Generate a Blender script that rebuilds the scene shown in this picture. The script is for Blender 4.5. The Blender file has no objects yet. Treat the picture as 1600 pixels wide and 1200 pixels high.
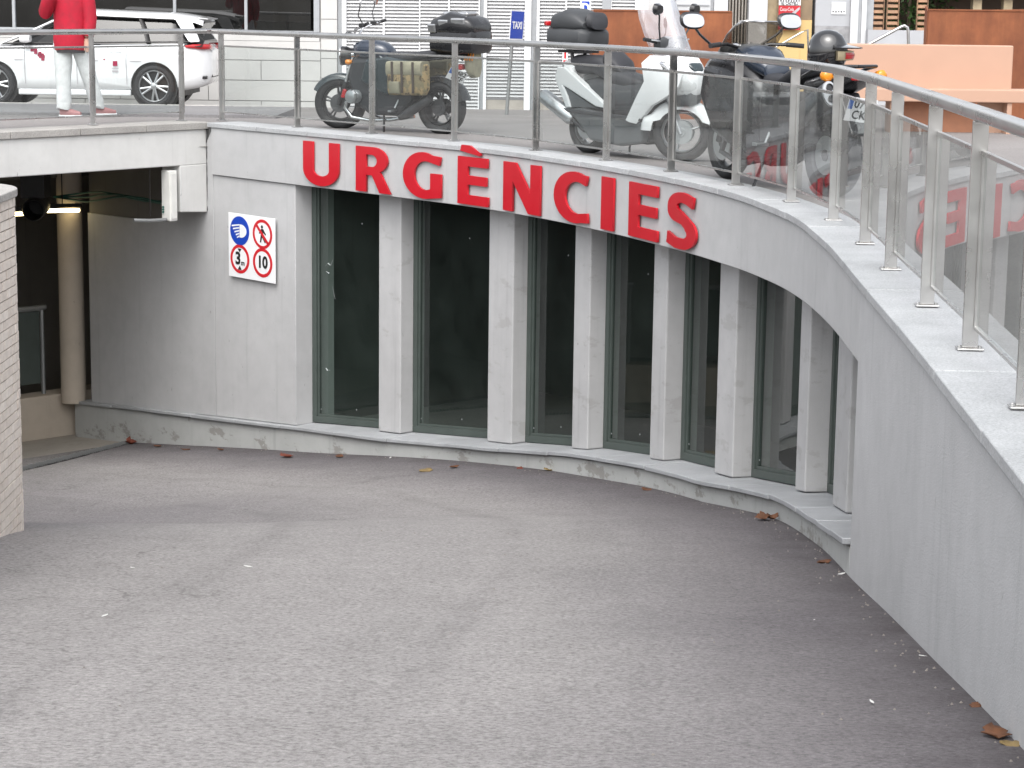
import bpy, bmesh, math, random
from mathutils import Vector, Matrix, geometry
random.seed(7)
R = math.radians
scn = bpy.context.scene
COL = scn.collection

# ------------------------------------------------------------------ camera
cam_d = bpy.data.cameras.new('camera')
cam = bpy.data.objects.new('camera', cam_d)
COL.objects.link(cam)
cam_d.sensor_width = 36.0
cam_d.lens = 3400 / 1600 * 36.0
cam_d.clip_end = 600
cam.matrix_world = Matrix.Translation((0, 0, 1.63)) @ Matrix.Rotation(R(90 - 10.2), 4, 'X') @ Matrix.Rotation(R(0.75), 4, 'Z')
scn.camera = cam

# ------------------------------------------------------------------ sky, sun, exposure
SUN_EL, SUN_AZ = 55, 188          # overcast: a wide soft sun behind the camera, a little to the left
w = bpy.data.worlds.new('World'); scn.world = w; w.use_nodes = True
nt = w.node_tree; nt.nodes.clear()
sky = nt.nodes.new('ShaderNodeTexSky'); sky.sky_type = 'NISHITA'; sky.sun_disc = False
sky.sun_elevation = R(SUN_EL); sky.sun_rotation = R(SUN_AZ); sky.air_density = 1.0; sky.dust_density = 4.0; sky.ozone_density = 1.0
hs = nt.nodes.new('ShaderNodeHueSaturation'); hs.inputs['Saturation'].default_value = 0.22
bg = nt.nodes.new('ShaderNodeBackground'); bg.inputs['Strength'].default_value = 0.15
wo = nt.nodes.new('ShaderNodeOutputWorld')
nt.links.new(sky.outputs[0], hs.inputs['Color']); nt.links.new(hs.outputs[0], bg.inputs['Color']); nt.links.new(bg.outputs[0], wo.inputs['Surface'])
sd = bpy.data.lights.new('sun', 'SUN'); sd.energy = 0.6; sd.angle = R(80); sd.color = (1, 0.975, 0.94)
sun = bpy.data.objects.new('sun', sd); COL.objects.link(sun)
az, el = R(SUN_AZ), R(SUN_EL)
sdir = Vector((math.sin(az) * math.cos(el), math.cos(az) * math.cos(el), math.sin(el)))
sun.rotation_euler = sdir.to_track_quat('Z', 'Y').to_euler()
sun.location = (0, 0, 20)
vs = scn.view_settings
vs.view_transform = 'Standard'; vs.look = 'None'; vs.gamma = 1; vs.exposure = 1.17; vs.use_curve_mapping = False
scn.cycles.max_bounces = 6; scn.cycles.diffuse_bounces = 3; scn.cycles.glossy_bounces = 4; scn.cycles.transparent_max_bounces = 14

# ------------------------------------------------------------------ materials
MATS = {}
def nmat(name):
    m = bpy.data.materials.new(name); m.use_nodes = True
    t = m.node_tree; b = t.nodes['Principled BSDF']
    MATS[name] = m
    return m, t, b
def nd(t, typ, **kw):
    n = t.nodes.new(typ)
    for k, v in kw.items():
        if k.startswith('i_'): n.inputs[k[2:].replace('_', ' ')].default_value = v
        else: setattr(n, k, v)
    return n
def ramp(t, src, stops):
    r = t.nodes.new('ShaderNodeValToRGB'); e = r.color_ramp.elements
    while len(e) < len(stops): e.new(0.5)
    for el_, (p, c) in zip(e, stops):
        el_.position = p; el_.color = (c, c, c, 1) if isinstance(c, (int, float)) else (*c, 1)
    t.links.new(src, r.inputs['Fac']); return r.outputs['Color']
def noise(t, vec, scale, detail=4, rough=0.55, dist=0.0):
    n = nd(t, 'ShaderNodeTexNoise'); n.inputs['Scale'].default_value = scale; n.inputs['Detail'].default_value = detail
    n.inputs['Roughness'].default_value = rough; n.inputs['Distortion'].default_value = dist
    t.links.new(vec, n.inputs['Vector']); return n.outputs['Fac']
def mapping(t, vec, sc=(1, 1, 1), loc=(0, 0, 0)):
    m = nd(t, 'ShaderNodeMapping'); m.inputs['Scale'].default_value = sc; m.inputs['Location'].default_value = loc
    t.links.new(vec, m.inputs['Vector']); return m.outputs['Vector']
def mix(t, fac, a, b, mode='MIX'):
    m = nd(t, 'ShaderNodeMix', data_type='RGBA', blend_type=mode)
    for i, v in ((0, fac), (6, a), (7, b)):
        if hasattr(v, 'is_linked') or isinstance(v, bpy.types.NodeSocket): t.links.new(v, m.inputs[i])
        else: m.inputs[i].default_value = v if i == 0 else (*v, 1) if len(v) == 3 else v
    return m.outputs[2]
def math_(t, op, a, b=0.5):
    m = nd(t, 'ShaderNodeMath', operation=op)
    for i, v in enumerate((a, b)):
        if isinstance(v, bpy.types.NodeSocket): t.links.new(v, m.inputs[i])
        else: m.inputs[i].default_value = v
    return m.outputs[0]
def bump(t, b, h, strength=0.3, dist=0.01):
    n = nd(t, 'ShaderNodeBump'); n.inputs['Strength'].default_value = strength; n.inputs['Distance'].default_value = dist
    t.links.new(h, n.inputs['Height']); t.links.new(n.outputs[0], b.inputs['Normal'])
def wpos(t): return nd(t, 'ShaderNodeNewGeometry').outputs['Position']
def opos(t): return nd(t, 'ShaderNodeTexCoord').outputs['Object']

def plain(name, col, rough=0.5, metal=0.0, var=0.06, coat=0.0, spec=0.5, scale=6.0, bumpy=0.0):
    """one colour with slight cloudy variation and roughness wear"""
    m, t, b = nmat(name)
    p = opos(t); n = noise(t, p, scale, 5)
    k = ramp(t, n, [(0.25, 1 - var * 2), (0.75, 1 + var)])
    t.links.new(mix(t, 1.0, (*col, 1), k, 'MULTIPLY'), b.inputs['Base Color'])
    rr = ramp(t, n, [(0.3, max(0.02, rough - 0.06)), (0.7, min(1, rough + 0.06))])
    t.links.new(rr, b.inputs['Roughness'])
    b.inputs['Metallic'].default_value = metal; b.inputs['Coat Weight'].default_value = coat
    b.inputs['Specular IOR Level'].default_value = spec
    if bumpy: bump(t, b, noise(t, p, 60, 3), bumpy, 0.004)
    return m

def wall_paint(name, base, stain=0.18, grain=0.35, low=0.0):
    m, t, b = nmat(name); p = wpos(t)
    big = noise(t, p, 0.9, 5, 0.6); mid = noise(t, p, 5, 5, 0.6)
    streak = noise(t, mapping(t, p, (9, 9, 0.35)), 1.0, 4, 0.6)
    k1 = ramp(t, big, [(0.3, 0.93), (0.7, 1.04)])
    k2 = ramp(t, streak, [(0.27, 1 - stain), (0.36, 1 - stain * .25), (0.42, 1.0), (1, 1.02)])
    k3 = ramp(t, mid, [(0.25, 0.94), (0.6, 1.02)])
    c = mix(t, 1, mix(t, 1, mix(t, 1, (*base, 1), k1, 'MULTIPLY'), k2, 'MULTIPLY'), k3, 'MULTIPLY')
    # scuffs and small chips
    sc = noise(t, mapping(t, p, (14, 14, 7)), 1.0, 6, 0.7)
    c = mix(t, ramp(t, sc, [(0.665, 0.0), (0.71, 0.5)]), c, (0.16, 0.155, 0.15, 1))
    if low:      # scuffed and flaking plaster: patches of bare render
        f = noise(t, mapping(t, p, (2.2, 2.2, 4.5)), 1.0, 8, 0.68)
        c = mix(t, ramp(t, f, [(0.565, 0.0), (0.61, low)]), c, (0.20, 0.185, 0.165, 1))
    c = mix(t, 1, c, ramp(t, nd(t, 'ShaderNodeObjectInfo').outputs['Random'], [(0, 0.95), (1, 1.03)]), 'MULTIPLY')
    t.links.new(c, b.inputs['Base Color']); b.inputs['Roughness'].default_value = 0.8
    b.inputs['Specular IOR Level'].default_value = 0.25
    bump(t, b, math_(t, 'ADD', noise(t, p, 85, 4, 0.7), mid), grain, 0.006)
    return m
wall_paint('wall_grey', (0.44, 0.442, 0.445), 0.12, 0.35)
wall_paint('wall_right', (0.46, 0.463, 0.468), 0.12, 0.8)
wall_paint('pillar_paint', (0.43, 0.43, 0.432), 0.14, 0.4, 0.22)
wall_paint('plinth_paint', (0.42, 0.43, 0.42), 0.14, 0.7, 0.6)
wall_paint('beam_paint', (0.62, 0.62, 0.605), 0.10, 0.35)
wall_paint('concrete_beige', (0.46, 0.40, 0.33), 0.15, 0.4)
wall_paint('concrete_mid', (0.33, 0.31, 0.28), 0.2, 0.4)
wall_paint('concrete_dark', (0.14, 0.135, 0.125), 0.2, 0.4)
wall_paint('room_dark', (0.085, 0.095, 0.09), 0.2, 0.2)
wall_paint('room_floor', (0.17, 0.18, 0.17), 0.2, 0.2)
wall_paint('tunnel_floor', (0.34, 0.315, 0.28), 0.25, 0.5)

def asphalt():
    """aged asphalt: worn pale where wheels run, dark and dirty towards the wall, cracks and drips; laid out along the ramp by the mesh attributes 'along' and 'wall_dist'"""
    m, t, b = nmat('asphalt_ramp'); p = wpos(t)
    wd = nd(t, 'ShaderNodeAttribute', attribute_name='wall_dist').outputs['Fac']; al = nd(t, 'ShaderNodeAttribute', attribute_name='along').outputs['Fac']
    cx = nd(t, 'ShaderNodeCombineXYZ'); t.links.new(al, cx.inputs[0]); t.links.new(wd, cx.inputs[1]); sw = cx.outputs[0]
    big = noise(t, p, 0.8, 4, 0.5); mid = noise(t, p, 3.2, 6, 0.65)
    fine = noise(t, p, 38, 4, 0.8)
    strk = noise(t, mapping(t, p, (9, 22, 9)), 1.0, 5, 0.75)
    wob = math_(t, 'ADD', wd, math_(t, 'MULTIPLY', noise(t, sw, 0.35, 3, 0.5), 1.6))
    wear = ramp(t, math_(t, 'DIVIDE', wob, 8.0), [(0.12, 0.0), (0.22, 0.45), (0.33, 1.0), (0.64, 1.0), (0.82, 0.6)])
    far = math_(t, 'MULTIPLY', ramp(t, math_(t, 'DIVIDE', al, 20.0), [(0.38, 1.0), (0.62, 0.0)]), ramp(t, math_(t, 'DIVIDE', wob, 8.0), [(0.36, 0.0), (0.60, 0.55)]))     # darker towards the far inner side of the bend
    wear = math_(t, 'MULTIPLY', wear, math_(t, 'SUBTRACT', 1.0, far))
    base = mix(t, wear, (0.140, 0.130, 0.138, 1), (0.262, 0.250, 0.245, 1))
    # two faint wheel tracks following the bend
    trk = noise(t, mapping(t, sw, (0.16, 2.2, 1)), 1.0, 4, 0.6)
    base = mix(t, 1, base, ramp(t, trk, [(0.32, 0.94), (0.5, 1.0), (0.66, 1.04)]), 'MULTIPLY')
    base = mix(t, 1, base, ramp(t, big, [(0.3, 0.96), (0.7, 1.03)]), 'MULTIPLY')
    base = mix(t, 1, base, ramp(t, mid, [(0.28, 0.93), (0.65, 1.03)]), 'MULTIPLY')
    base = mix(t, 1, base, ramp(t, fine, [(0.32, 0.52), (0.5, 1.0), (0.68, 1.42)]), 'MULTIPLY')
    base = mix(t, ramp(t, strk, [(0.62, 0.0), (0.70, 0.6)]), base, (0.055, 0.052, 0.055, 1))
    v = nd(t, 'ShaderNodeTexVoronoi'); v.inputs['Scale'].default_value = 26; t.links.new(p, v.inputs['Vector'])
    base = mix(t, ramp(t, v.outputs['Distance'], [(0.05, 0.8), (0.09, 0.0)]), base, (0.40, 0.39, 0.38, 1))
    # darker rubber left by turning wheels
    for w0 in (2.1, 3.75):
        q = math_(t, 'ABSOLUTE', math_(t, 'SUBTRACT', math_(t, 'ADD', wd, math_(t, 'MULTIPLY', noise(t, mapping(t, sw, (.22, .0, 1), (w0, 0, 0)), 1.0, 3), .9)), w0 + .45), 0)
        msk = math_(t, 'MULTIPLY', ramp(t, q, [(0.04, 0.20), (0.16, 0.0)]), ramp(t, noise(t, mapping(t, sw, (.5, 2.5, 1)), 1.0, 5, .7), [(0.4, 0.0), (0.62, 1.0)]))
        base = mix(t, msk, base, (0.07, 0.066, 0.068, 1))
    # drips
    d = nd(t, 'ShaderNodeTexVoronoi'); d.inputs['Scale'].default_value = 2.3; t.links.new(mapping(t, p, (1, .7, 1)), d.inputs['Vector'])
    dm = math_(t, 'MULTIPLY', ramp(t, math_(t, 'ADD', d.outputs['Distance'], math_(t, 'MULTIPLY', mid, .12)), [(0.07, 0.40), (0.14, 0.0)]), ramp(t, noise(t, p, 1.1, 2), [(0.56, 0.0), (0.66, 1.0)]))
    base = mix(t, dm, base, (0.05, 0.048, 0.05, 1))
    # hairline cracks
    dv = nd(t, 'ShaderNodeTexVoronoi', feature='DISTANCE_TO_EDGE'); dv.inputs['Scale'].default_value = 0.75
    wv = nd(t, 'ShaderNodeVectorMath', operation='ADD'); nn_ = nd(t, 'ShaderNodeTexNoise'); nn_.inputs['Scale'].default_value = 2.5; nn_.inputs['Detail'].default_value = 5; t.links.new(p, nn_.inputs['Vector'])
    t.links.new(p, wv.inputs[0]); t.links.new(mapping(t, nn_.outputs['Color'], (.5, .5, .5)), wv.inputs[1]); t.links.new(wv.outputs[0], dv.inputs['Vector'])
    cr = math_(t, 'MULTIPLY', ramp(t, dv.outputs['Distance'], [(0.003, 0.40), (0.007, 0.0)]), ramp(t, noise(t, p, .6, 2), [(0.54, 0.0), (0.64, 1.0)]))
    base = mix(t, cr, base, (0.05, 0.047, 0.046, 1))
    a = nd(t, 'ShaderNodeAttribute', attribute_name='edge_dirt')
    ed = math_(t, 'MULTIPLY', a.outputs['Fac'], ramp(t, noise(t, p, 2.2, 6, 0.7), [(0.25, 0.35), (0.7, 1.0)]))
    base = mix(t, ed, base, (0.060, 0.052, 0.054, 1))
    t.links.new(base, b.inputs['Base Color']); b.inputs['Roughness'].default_value = 0.86
    b.inputs['Specular IOR Level'].default_value = 0.3
    bump(t, b, math_(t, 'ADD', fine, math_(t, 'MULTIPLY', strk, -1.2)), 0.9, 0.012)
asphalt()

def paving(name, c1, c2, sc=1.0):
    m, t, b = nmat(name); p = wpos(t)
    big = noise(t, p, 0.5 * sc, 5, 0.6); fine = noise(t, p, 40, 3, 0.7)
    c = mix(t, ramp(t, big, [(0.3, 0.0), (0.7, 1.0)]), (*c1, 1), (*c2, 1))
    c = mix(t, 1, c, ramp(t, fine, [(0.3, 0.8), (0.7, 1.15)]), 'MULTIPLY')
    t.links.new(c, b.inputs['Base Color']); b.inputs['Roughness'].default_value = 0.85
    bump(t, b, fine, 0.5, 0.006)
paving('plaza_paving', (0.19, 0.177, 0.173), (0.25, 0.236, 0.23))
paving('pavement_grey', (0.17, 0.165, 0.17), (0.23, 0.225, 0.225))
paving('road_grey', (0.20, 0.20, 0.20), (0.27, 0.27, 0.27))

def granite(name, base, dark=0.25):
    m, t, b = nmat(name); p = wpos(t)
    v = nd(t, 'ShaderNodeTexVoronoi'); v.inputs['Scale'].default_value = 110; t.links.new(p, v.inputs['Vector'])
    sp = noise(t, p, 75, 3, 0.9); big = noise(t, p, 2.5, 5, 0.65)
    c = mix(t, 1, (*base, 1), ramp(t, sp, [(0.3, 1 - dark), (0.55, 1.0), (0.7, 1.1)]), 'MULTIPLY')
    c = mix(t, 1, c, ramp(t, big, [(0.25, 0.80), (0.65, 1.05)]), 'MULTIPLY')
    oi = nd(t, 'ShaderNodeObjectInfo')
    c = mix(t, 1, c, ramp(t, oi.outputs['Random'], [(0, 0.93), (1, 1.05)]), 'MULTIPLY')
    t.links.new(c, b.inputs['Base Color']); b.inputs['Roughness'].default_value = 0.6
    bump(t, b, sp, 0.15, 0.003)
granite('coping_granite', (0.435, 0.445, 0.455), 0.42); granite('sill_stone', (0.36, 0.372, 0.385), 0.2)
granite('old_coping', (0.40, 0.385, 0.365), 0.5)

def brick_mat():
    m, t, b = nmat('brick_white'); p = wpos(t)
    oi = nd(t, 'ShaderNodeObjectInfo'); n = noise(t, p, 14, 6, 0.7)
    c = mix(t, oi.outputs['Random'], (0.66, 0.585, 0.52, 1), (0.74, 0.67, 0.605, 1))
    c = mix(t, 1, c, ramp(t, n, [(0.25, 0.82), (0.65, 1.06)]), 'MULTIPLY')
    t.links.new(c, b.inputs['Base Color']); b.inputs['Roughness'].default_value = 0.85
    bump(t, b, n, 0.4, 0.006)
brick_mat()
plain('mortar', (0.22, 0.20, 0.18), 0.9, var=0.15)

def steel():
    m, t, b = nmat('stainless'); p = wpos(t)
    n = noise(t, p, 2.5, 4, 0.6)
    t.links.new(ramp(t, n, [(0.3, (0.47, 0.465, 0.455)), (0.7, (0.59, 0.585, 0.575))]), b.inputs['Base Color'])
    b.inputs['Metallic'].default_value = 1.0
    t.links.new(ramp(t, n, [(0.3, 0.22), (0.7, 0.36)]), b.inputs['Roughness'])
steel()
def glass_mat(name, tint, ior=1.5, dirt=0.05, dirtcol=(0.7, 0.72, 0.72), rough=0.0):
    m, t, b = nmat(name); t.nodes.remove(b)
    out = [n for n in t.nodes if n.type == 'OUTPUT_MATERIAL'][0]
    tr = nd(t, 'ShaderNodeBsdfTransparent'); tr.inputs[0].default_value = (*tint, 1)
    gl = nd(t, 'ShaderNodeBsdfGlossy'); gl.inputs['Roughness'].default_value = rough
    df = nd(t, 'ShaderNodeBsdfDiffuse'); df.inputs[0].default_value = (*dirtcol, 1)
    lw = nd(t, 'ShaderNodeLayerWeight'); lw.inputs['Blend'].default_value = 0.5     # Schlick, same from both sides
    f0 = 2 * ((ior - 1) / (ior + 1)) ** 2
    f2 = math_(t, 'ADD', math_(t, 'MULTIPLY', math_(t, 'POWER', lw.outputs['Facing'], 4.0), 0.9 - f0), f0)
    mx = nd(t, 'ShaderNodeMixShader'); t.links.new(f2, mx.inputs[0]); t.links.new(tr.outputs[0], mx.inputs[1]); t.links.new(gl.outputs[0], mx.inputs[2])
    p = wpos(t); n = noise(t, p, 1.7, 6, 0.65)
    mx2 = nd(t, 'ShaderNodeMixShader'); t.links.new(ramp(t, n, [(0.3, dirt * 0.4), (0.75, dirt * 1.8)]), mx2.inputs[0])
    t.links.new(mx.outputs[0], mx2.inputs[1]); t.links.new(df.outputs[0], mx2.inputs[2])
    t.links.new(mx2.outputs[0], out.inputs['Surface'])
    return m
glass_mat('rail_glass', (0.80, 0.84, 0.835), 1.5, 0.018)
glass_mat('window_glass', (0.58, 0.66, 0.62), 1.45, 0.034, (0.21, 0.265, 0.24))
glass_mat('clear_plastic', (0.90, 0.91, 0.93), 1.5, 0.16, (0.8, 0.82, 0.86))
glass_mat('smoke_plastic', (0.62, 0.60, 0.57), 1.5, 0.03)
glass_mat('car_glass', (0.05, 0.055, 0.062), 1.36, 0.012)
glass_mat('dark_glass', (0.05, 0.05, 0.04), 1.5, 0.012)
glass_mat('lamp_glass', (0.9, 0.9, 0.9), 1.5, 0.03)

plain('frame_green', (0.062, 0.078, 0.070), 0.5, var=0.08)
plain('letter_red', (0.47, 0.008, 0.018), 0.35, var=0.03)
plain('letter_side', (0.40, 0.010, 0.018), 0.4, var=0.03)
plain('paint_white', (0.80, 0.81, 0.82), 0.45, var=0.02)
plain('sign_blue', (0.01, 0.055, 0.42), 0.4, var=0.02)
plain('sign_red', (0.58, 0.02, 0.03), 0.4, var=0.03)
plain('sign_black', (0.015, 0.015, 0.015), 0.5, var=0.02)
plain('black_metal', (0.012, 0.011, 0.011), 0.5, var=0.1)
plain('grey_metal', (0.30, 0.31, 0.31), 0.45, 0.6)
plain('white_plastic', (0.66, 0.66, 0.63), 0.5, var=0.05)
plain('cable_green', (0.02, 0.09, 0.07), 0.5)
plain('decal_grey_glass', (0.26, 0.28, 0.28), 0.7)
plain('decal_white', (0.42, 0.45, 0.45), 0.7, var=0.2)
plain('joint_dark', (0.11, 0.11, 0.11), 0.9)

# ------------------------------------------------------------------ mesh helpers
class MB:
    def __init__(s): s.v = []; s.f = []; s.m = []
    def add(s, verts, faces, mi=0):
        o = len(s.v); s.v += [tuple(q) for q in verts]
        for f in faces: s.f.append([i + o for i in f]); s.m.append(mi)
        return s
    def box(s, c, d, rot=None, mi=0, taper=None):
        hx, hy, hz = d[0] / 2, d[1] / 2, d[2] / 2
        P = [Vector((x * hx, y * hy, z * hz)) for z in (-1, 1) for y in (-1, 1) for x in (-1, 1)]
        if taper:
            for q in P:
                if q.z > 0: q.x *= taper[0]; q.y *= taper[1]
        if rot is not None: P = [rot @ q for q in P]
        P = [q + Vector(c) for q in P]
        return s.add(P, [(0, 2, 3, 1), (4, 5, 7, 6), (0, 1, 5, 4), (2, 6, 7, 3), (0, 4, 6, 2), (1, 3, 7, 5)], mi)
    def hexa(s, a, b, mi=0):           # a, b: two quads (4 pts each, same winding)
        return s.add(list(a) + list(b), [(3, 2, 1, 0), (4, 5, 6, 7), (0, 1, 5, 4), (1, 2, 6, 5), (2, 3, 7, 6), (3, 0, 4, 7)], mi)
    def loft(s, rings, caps=True, mi=0, closed=True):
        n = len(rings[0]); o = len(s.v); F = []
        V = [q for r in rings for q in r]
        for i in range(len(rings) - 1):
            for k in range(n if closed else n - 1):
                a, b_ = i * n + k, i * n + (k + 1) % n
                F.append((a, b_, b_ + n, a + n))
        if caps and closed:
            F.append(tuple(range(n - 1, -1, -1))); F.append(tuple((len(rings) - 1) * n + k for k in range(n)))
        return s.add(V, F, mi)
    def tube(s, pts, r, n=8, caps=True, mi=0, flat=None, up=None):
        pts = [Vector(p) for p in pts]; rings = []
        rr = r if isinstance(r, (list, tuple)) else [r] * len(pts)
        ref = Vector(up) if up else None
        for i, p in enumerate(pts):
            a = pts[max(0, i - 1)]; b_ = pts[min(len(pts) - 1, i + 1)]
            tdir = (b_ - a).normalized()
            if ref is None: ref = Vector((0, 0, 1)) if abs(tdir.z) < 0.9 else Vector((1, 0, 0))
            x = tdir.cross(ref).normalized(); y = x.cross(tdir).normalized()
            if not up: ref = y
            fx, fy = flat or (1, 1)
            rings.append([p + x * (math.cos(2 * math.pi * k / n) * rr[i] * fx) + y * (math.sin(2 * math.pi * k / n) * rr[i] * fy) for k in range(n)])
        return s.loft(rings, caps, mi)
    def lathe(s, prof, c, axis, n=24, mi=0):   # prof: [(r, h)]
        ax = Vector(axis).normalized(); x = ax.orthogonal().normalized(); y = ax.cross(x); c = Vector(c)
        rings = [[c + ax * h + (x * math.cos(2 * math.pi * k / n) + y * math.sin(2 * math.pi * k / n)) * max(r, 1e-4) for k in range(n)] for r, h in prof]
        return s.loft(rings, True, mi)
    def torus(s, c, axis, Rm, rs, n=32, k=10, mi=0):
        ax = Vector(axis).normalized(); x = ax.orthogonal().normalized(); y = ax.cross(x); c = Vector(c)
        V = []; F = []
        rx, ry = rs if isinstance(rs, tuple) else (rs, rs)     # radial, axial
        for i in range(n):
            u = 2 * math.pi * i / n; d = x * math.cos(u) + y * math.sin(u)
            for j in range(k):
                q = 2 * math.pi * j / k
                V.append(c + d * (Rm + rx * math.cos(q)) + ax * (ry * math.sin(q)))
        for i in range(n):
            for j in range(k):
                F.append((i * k + j, ((i + 1) % n) * k + j, ((i + 1) % n) * k + (j + 1) % k, i * k + (j + 1) % k))
        return s.add(V, F, mi)
    def prism(s, outline, frame, d0, d1, mi=0):
        """outline: 2-D pts (CCW) -> frame(u, v, depth)"""
        A = [frame(u, v, d0) for u, v in outline]; B = [frame(u, v, d1) for u, v in outline]
        n = len(outline); F = [tuple(range(n - 1, -1, -1)), tuple(range(n, 2 * n))]
        F += [(k, (k + 1) % n, n + (k + 1) % n, n + k) for k in range(n)]
        return s.add(A + B, F, mi)
    def mesh(s, name, smooth=None):
        me = bpy.data.meshes.new(name); me.from_pydata(s.v, [], s.f)
        bm = bmesh.new(); bm.from_mesh(me); bmesh.ops.recalc_face_normals(bm, faces=bm.faces); bm.to_mesh(me); bm.free()
        if any(s.m): me.polygons.foreach_set('material_index', s.m)
        if smooth:
            me.polygons.foreach_set('use_smooth', [True] * len(me.polygons))
            me.set_sharp_from_angle(angle=R(smooth))
        me.update(); return me
    def build(s, name, mats, parent=None, smooth=None, bevel=0.0, segs=2):
        me = s.mesh(name, smooth)
        for k in (mats if isinstance(mats, (list, tuple)) else [mats]): me.materials.append(MATS[k])
        return link(name, me, parent, bevel, segs)
def link(name, me, parent=None, bevel=0.0, segs=2):
    o = bpy.data.objects.new(name, me); COL.objects.link(o)
    if parent is not None:
        o.parent = parent
        # a part's mesh is in world metres for world-built things, in local metres for vehicles (flag 'local')
        if not root_of(parent).get('_local'): o.matrix_parent_inverse = INV(parent)
    if bevel:
        b_ = o.modifiers.new('bevel', 'BEVEL'); b_.width = bevel; b_.segments = segs; b_.limit_method = 'ANGLE'; b_.angle_limit = R(35)
    return o
def root_of(o):
    while o.parent is not None: o = o.parent
    return o
def INV(parent):
    r = root_of(parent)
    if r.type == 'EMPTY' and parent == r: return Matrix.Translation(-Vector(r.location))
    return Matrix.Identity(4) if True else None
def thing(name, label, cat, loc=(0, 0, 0), group=None, local=False, rotz=0.0):
    o = bpy.data.objects.new(name, None); COL.objects.link(o); o.location = loc; o.empty_display_size = 0.2
    o.rotation_euler = (0, 0, rotz)
    if local: o['_local'] = 1
    return tag(o, label, cat, group)
def tag(o, label, cat, group=None):
    o['label'] = label; o['category'] = cat
    if group: o['group'] = group
    return o
def struct(o): o['kind'] = 'structure'; return o
def stuff(o): o['kind'] = 'stuff'; return o

def text_mesh(body, size, frame, depth=0.002, bold=0.0, align='CENTER', squeeze=1.0):
    """flat lettering as a mesh; frame(u, v, d) places it"""
    cu = bpy.data.curves.new('t', 'FONT'); cu.body = body; cu.size = size; cu.align_x = align; cu.align_y = 'CENTER'
    cu.offset = bold; cu.extrude = depth / 2; cu.resolution_u = 4
    o = bpy.data.objects.new('t', cu); COL.objects.link(o)
    bpy.context.view_layer.update()
    me = bpy.data.meshes.new_from_object(o.evaluated_get(bpy.context.evaluated_depsgraph_get()))
    for v in me.vertices:
        v.co = frame(v.co.x * squeeze, v.co.y, v.co.z + depth / 2)
    bpy.data.objects.remove(o); bpy.data.curves.remove(cu)
    return me
def shape_mesh(loops, frame, depth, bev=0.0):
    """closed 2-D loops with holes -> solid plate"""
    cu = bpy.data.curves.new('s', 'CURVE'); cu.dimensions = '2D'; cu.fill_mode = 'BOTH'; cu.extrude = depth / 2
    for L in loops:
        sp = cu.splines.new('POLY'); sp.points.add(len(L) - 1); sp.use_cyclic_u = True
        for q, (x, y) in zip(sp.points, L): q.co = (x, y, 0, 1)
    o = bpy.data.objects.new('s', cu); COL.objects.link(o); bpy.context.view_layer.update()
    me = bpy.data.meshes.new_from_object(o.evaluated_get(bpy.context.evaluated_depsgraph_get()))
    for v in me.vertices: v.co = frame(v.co.x, v.co.y, v.co.z + depth / 2)
    bpy.data.objects.remove(o); bpy.data.curves.remove(cu)
    return me
def put(name, me, mat, parent=None):
    me.materials.clear(); me.materials.append(MATS[mat]); me.name = name
    return link(name, me, parent)

# ------------------------------------------------------------------ the plan of the curved wall
CP = [Vector(p) for p in [(-7.2, 30.75), (-3.8, 27.05), (-2.56, 25.70), (-1.474, 24.52), (-0.445, 23.33), (0.25, 22.28), (0.841, 21.139), (1.376, 19.878),
      (1.80, 18.507), (2.03, 17.25), (2.13, 16.1), (2.126, 14.5), (2.04, 12.6), (1.979, 11.13), (1.925, 10.011), (1.855, 8.696), (1.80, 7.7), (1.64, 4.7), (1.50, 1.5), (1.40, -1.0)]]
_D = []
for i in range(1, len(CP) - 2):
    p0, p1, p2, p3 = CP[i - 1:i + 3]
    for k in range(24):
        u = k / 24
        _D.append(0.5 * (2 * p1 + (p2 - p0) * u + (2 * p0 - 5 * p1 + 4 * p2 - p3) * u * u + (3 * p1 - p0 - 3 * p2 + p3) * u ** 3))
_D.append(CP[-2])
_L = [0.0]
for a, b_ in zip(_D, _D[1:]): _L.append(_L[-1] + (b_ - a).length)
SEND = _L[-1] - 0.05
D0 = (CP[1] - CP[0]).normalized()
def W2(s):
    if s < 0: return _D[0] + D0 * s
    import bisect
    i = min(max(bisect.bisect_right(_L, s) - 1, 0), len(_D) - 2)
    return _D[i].lerp(_D[i + 1], (s - _L[i]) / (_L[i + 1] - _L[i]))
def T2(s): return (W2(s + 0.12) - W2(s - 0.12)).normalized()
def N2(s): t = T2(s); return Vector((t.y, -t.x))          # towards the ramp
def W(s, off=0.0, z=0.0):
    p = W2(s) + N2(s) * off
    return Vector((p.x, p.y, z))
def interp(x, xs, ys):
    if x <= xs[0]: return ys[0]
    for i in range(len(xs) - 1):
        if x <= xs[i + 1]: return ys[i] + (ys[i + 1] - ys[i]) * (x - xs[i]) / (xs[i + 1] - xs[i])
    return ys[-1]
FS = [-6, -1.96, 0, 1.87, 3.33, 5.31, 7.14, 8.53, 10.04, 12.0, 15.57, 18.29, 20.37, 21.8, 27]
FZ = [-4.75, -4.36, -4.09, -3.854, -3.658, -3.40, -3.167, -2.98, -2.80, -2.46, -1.9, -1.474, -1.13, -.9, -.05]
def foot(s): return interp(s, FS, FZ)
SS = [-3.4, -1.9, 0, 1.9, 3.4, 5.4, 7.1, 8.6, 10.1, 12.15, 13.9, 16.6]
SZ = [-3.99, -3.86, -3.70, -3.54, -3.43, -3.21, -2.955, -2.76, -2.59, -2.24, -1.98, -1.50]
def sill(s): return interp(s, SS, SZ)
LS = [0, 8.7, 10.3, 12.86, 14.9, 16.2]; LZ = [-.64, -.648, -.637, -.585, -.528, -.495]
def lintel(s): return interp(s, LS, LZ)
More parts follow.
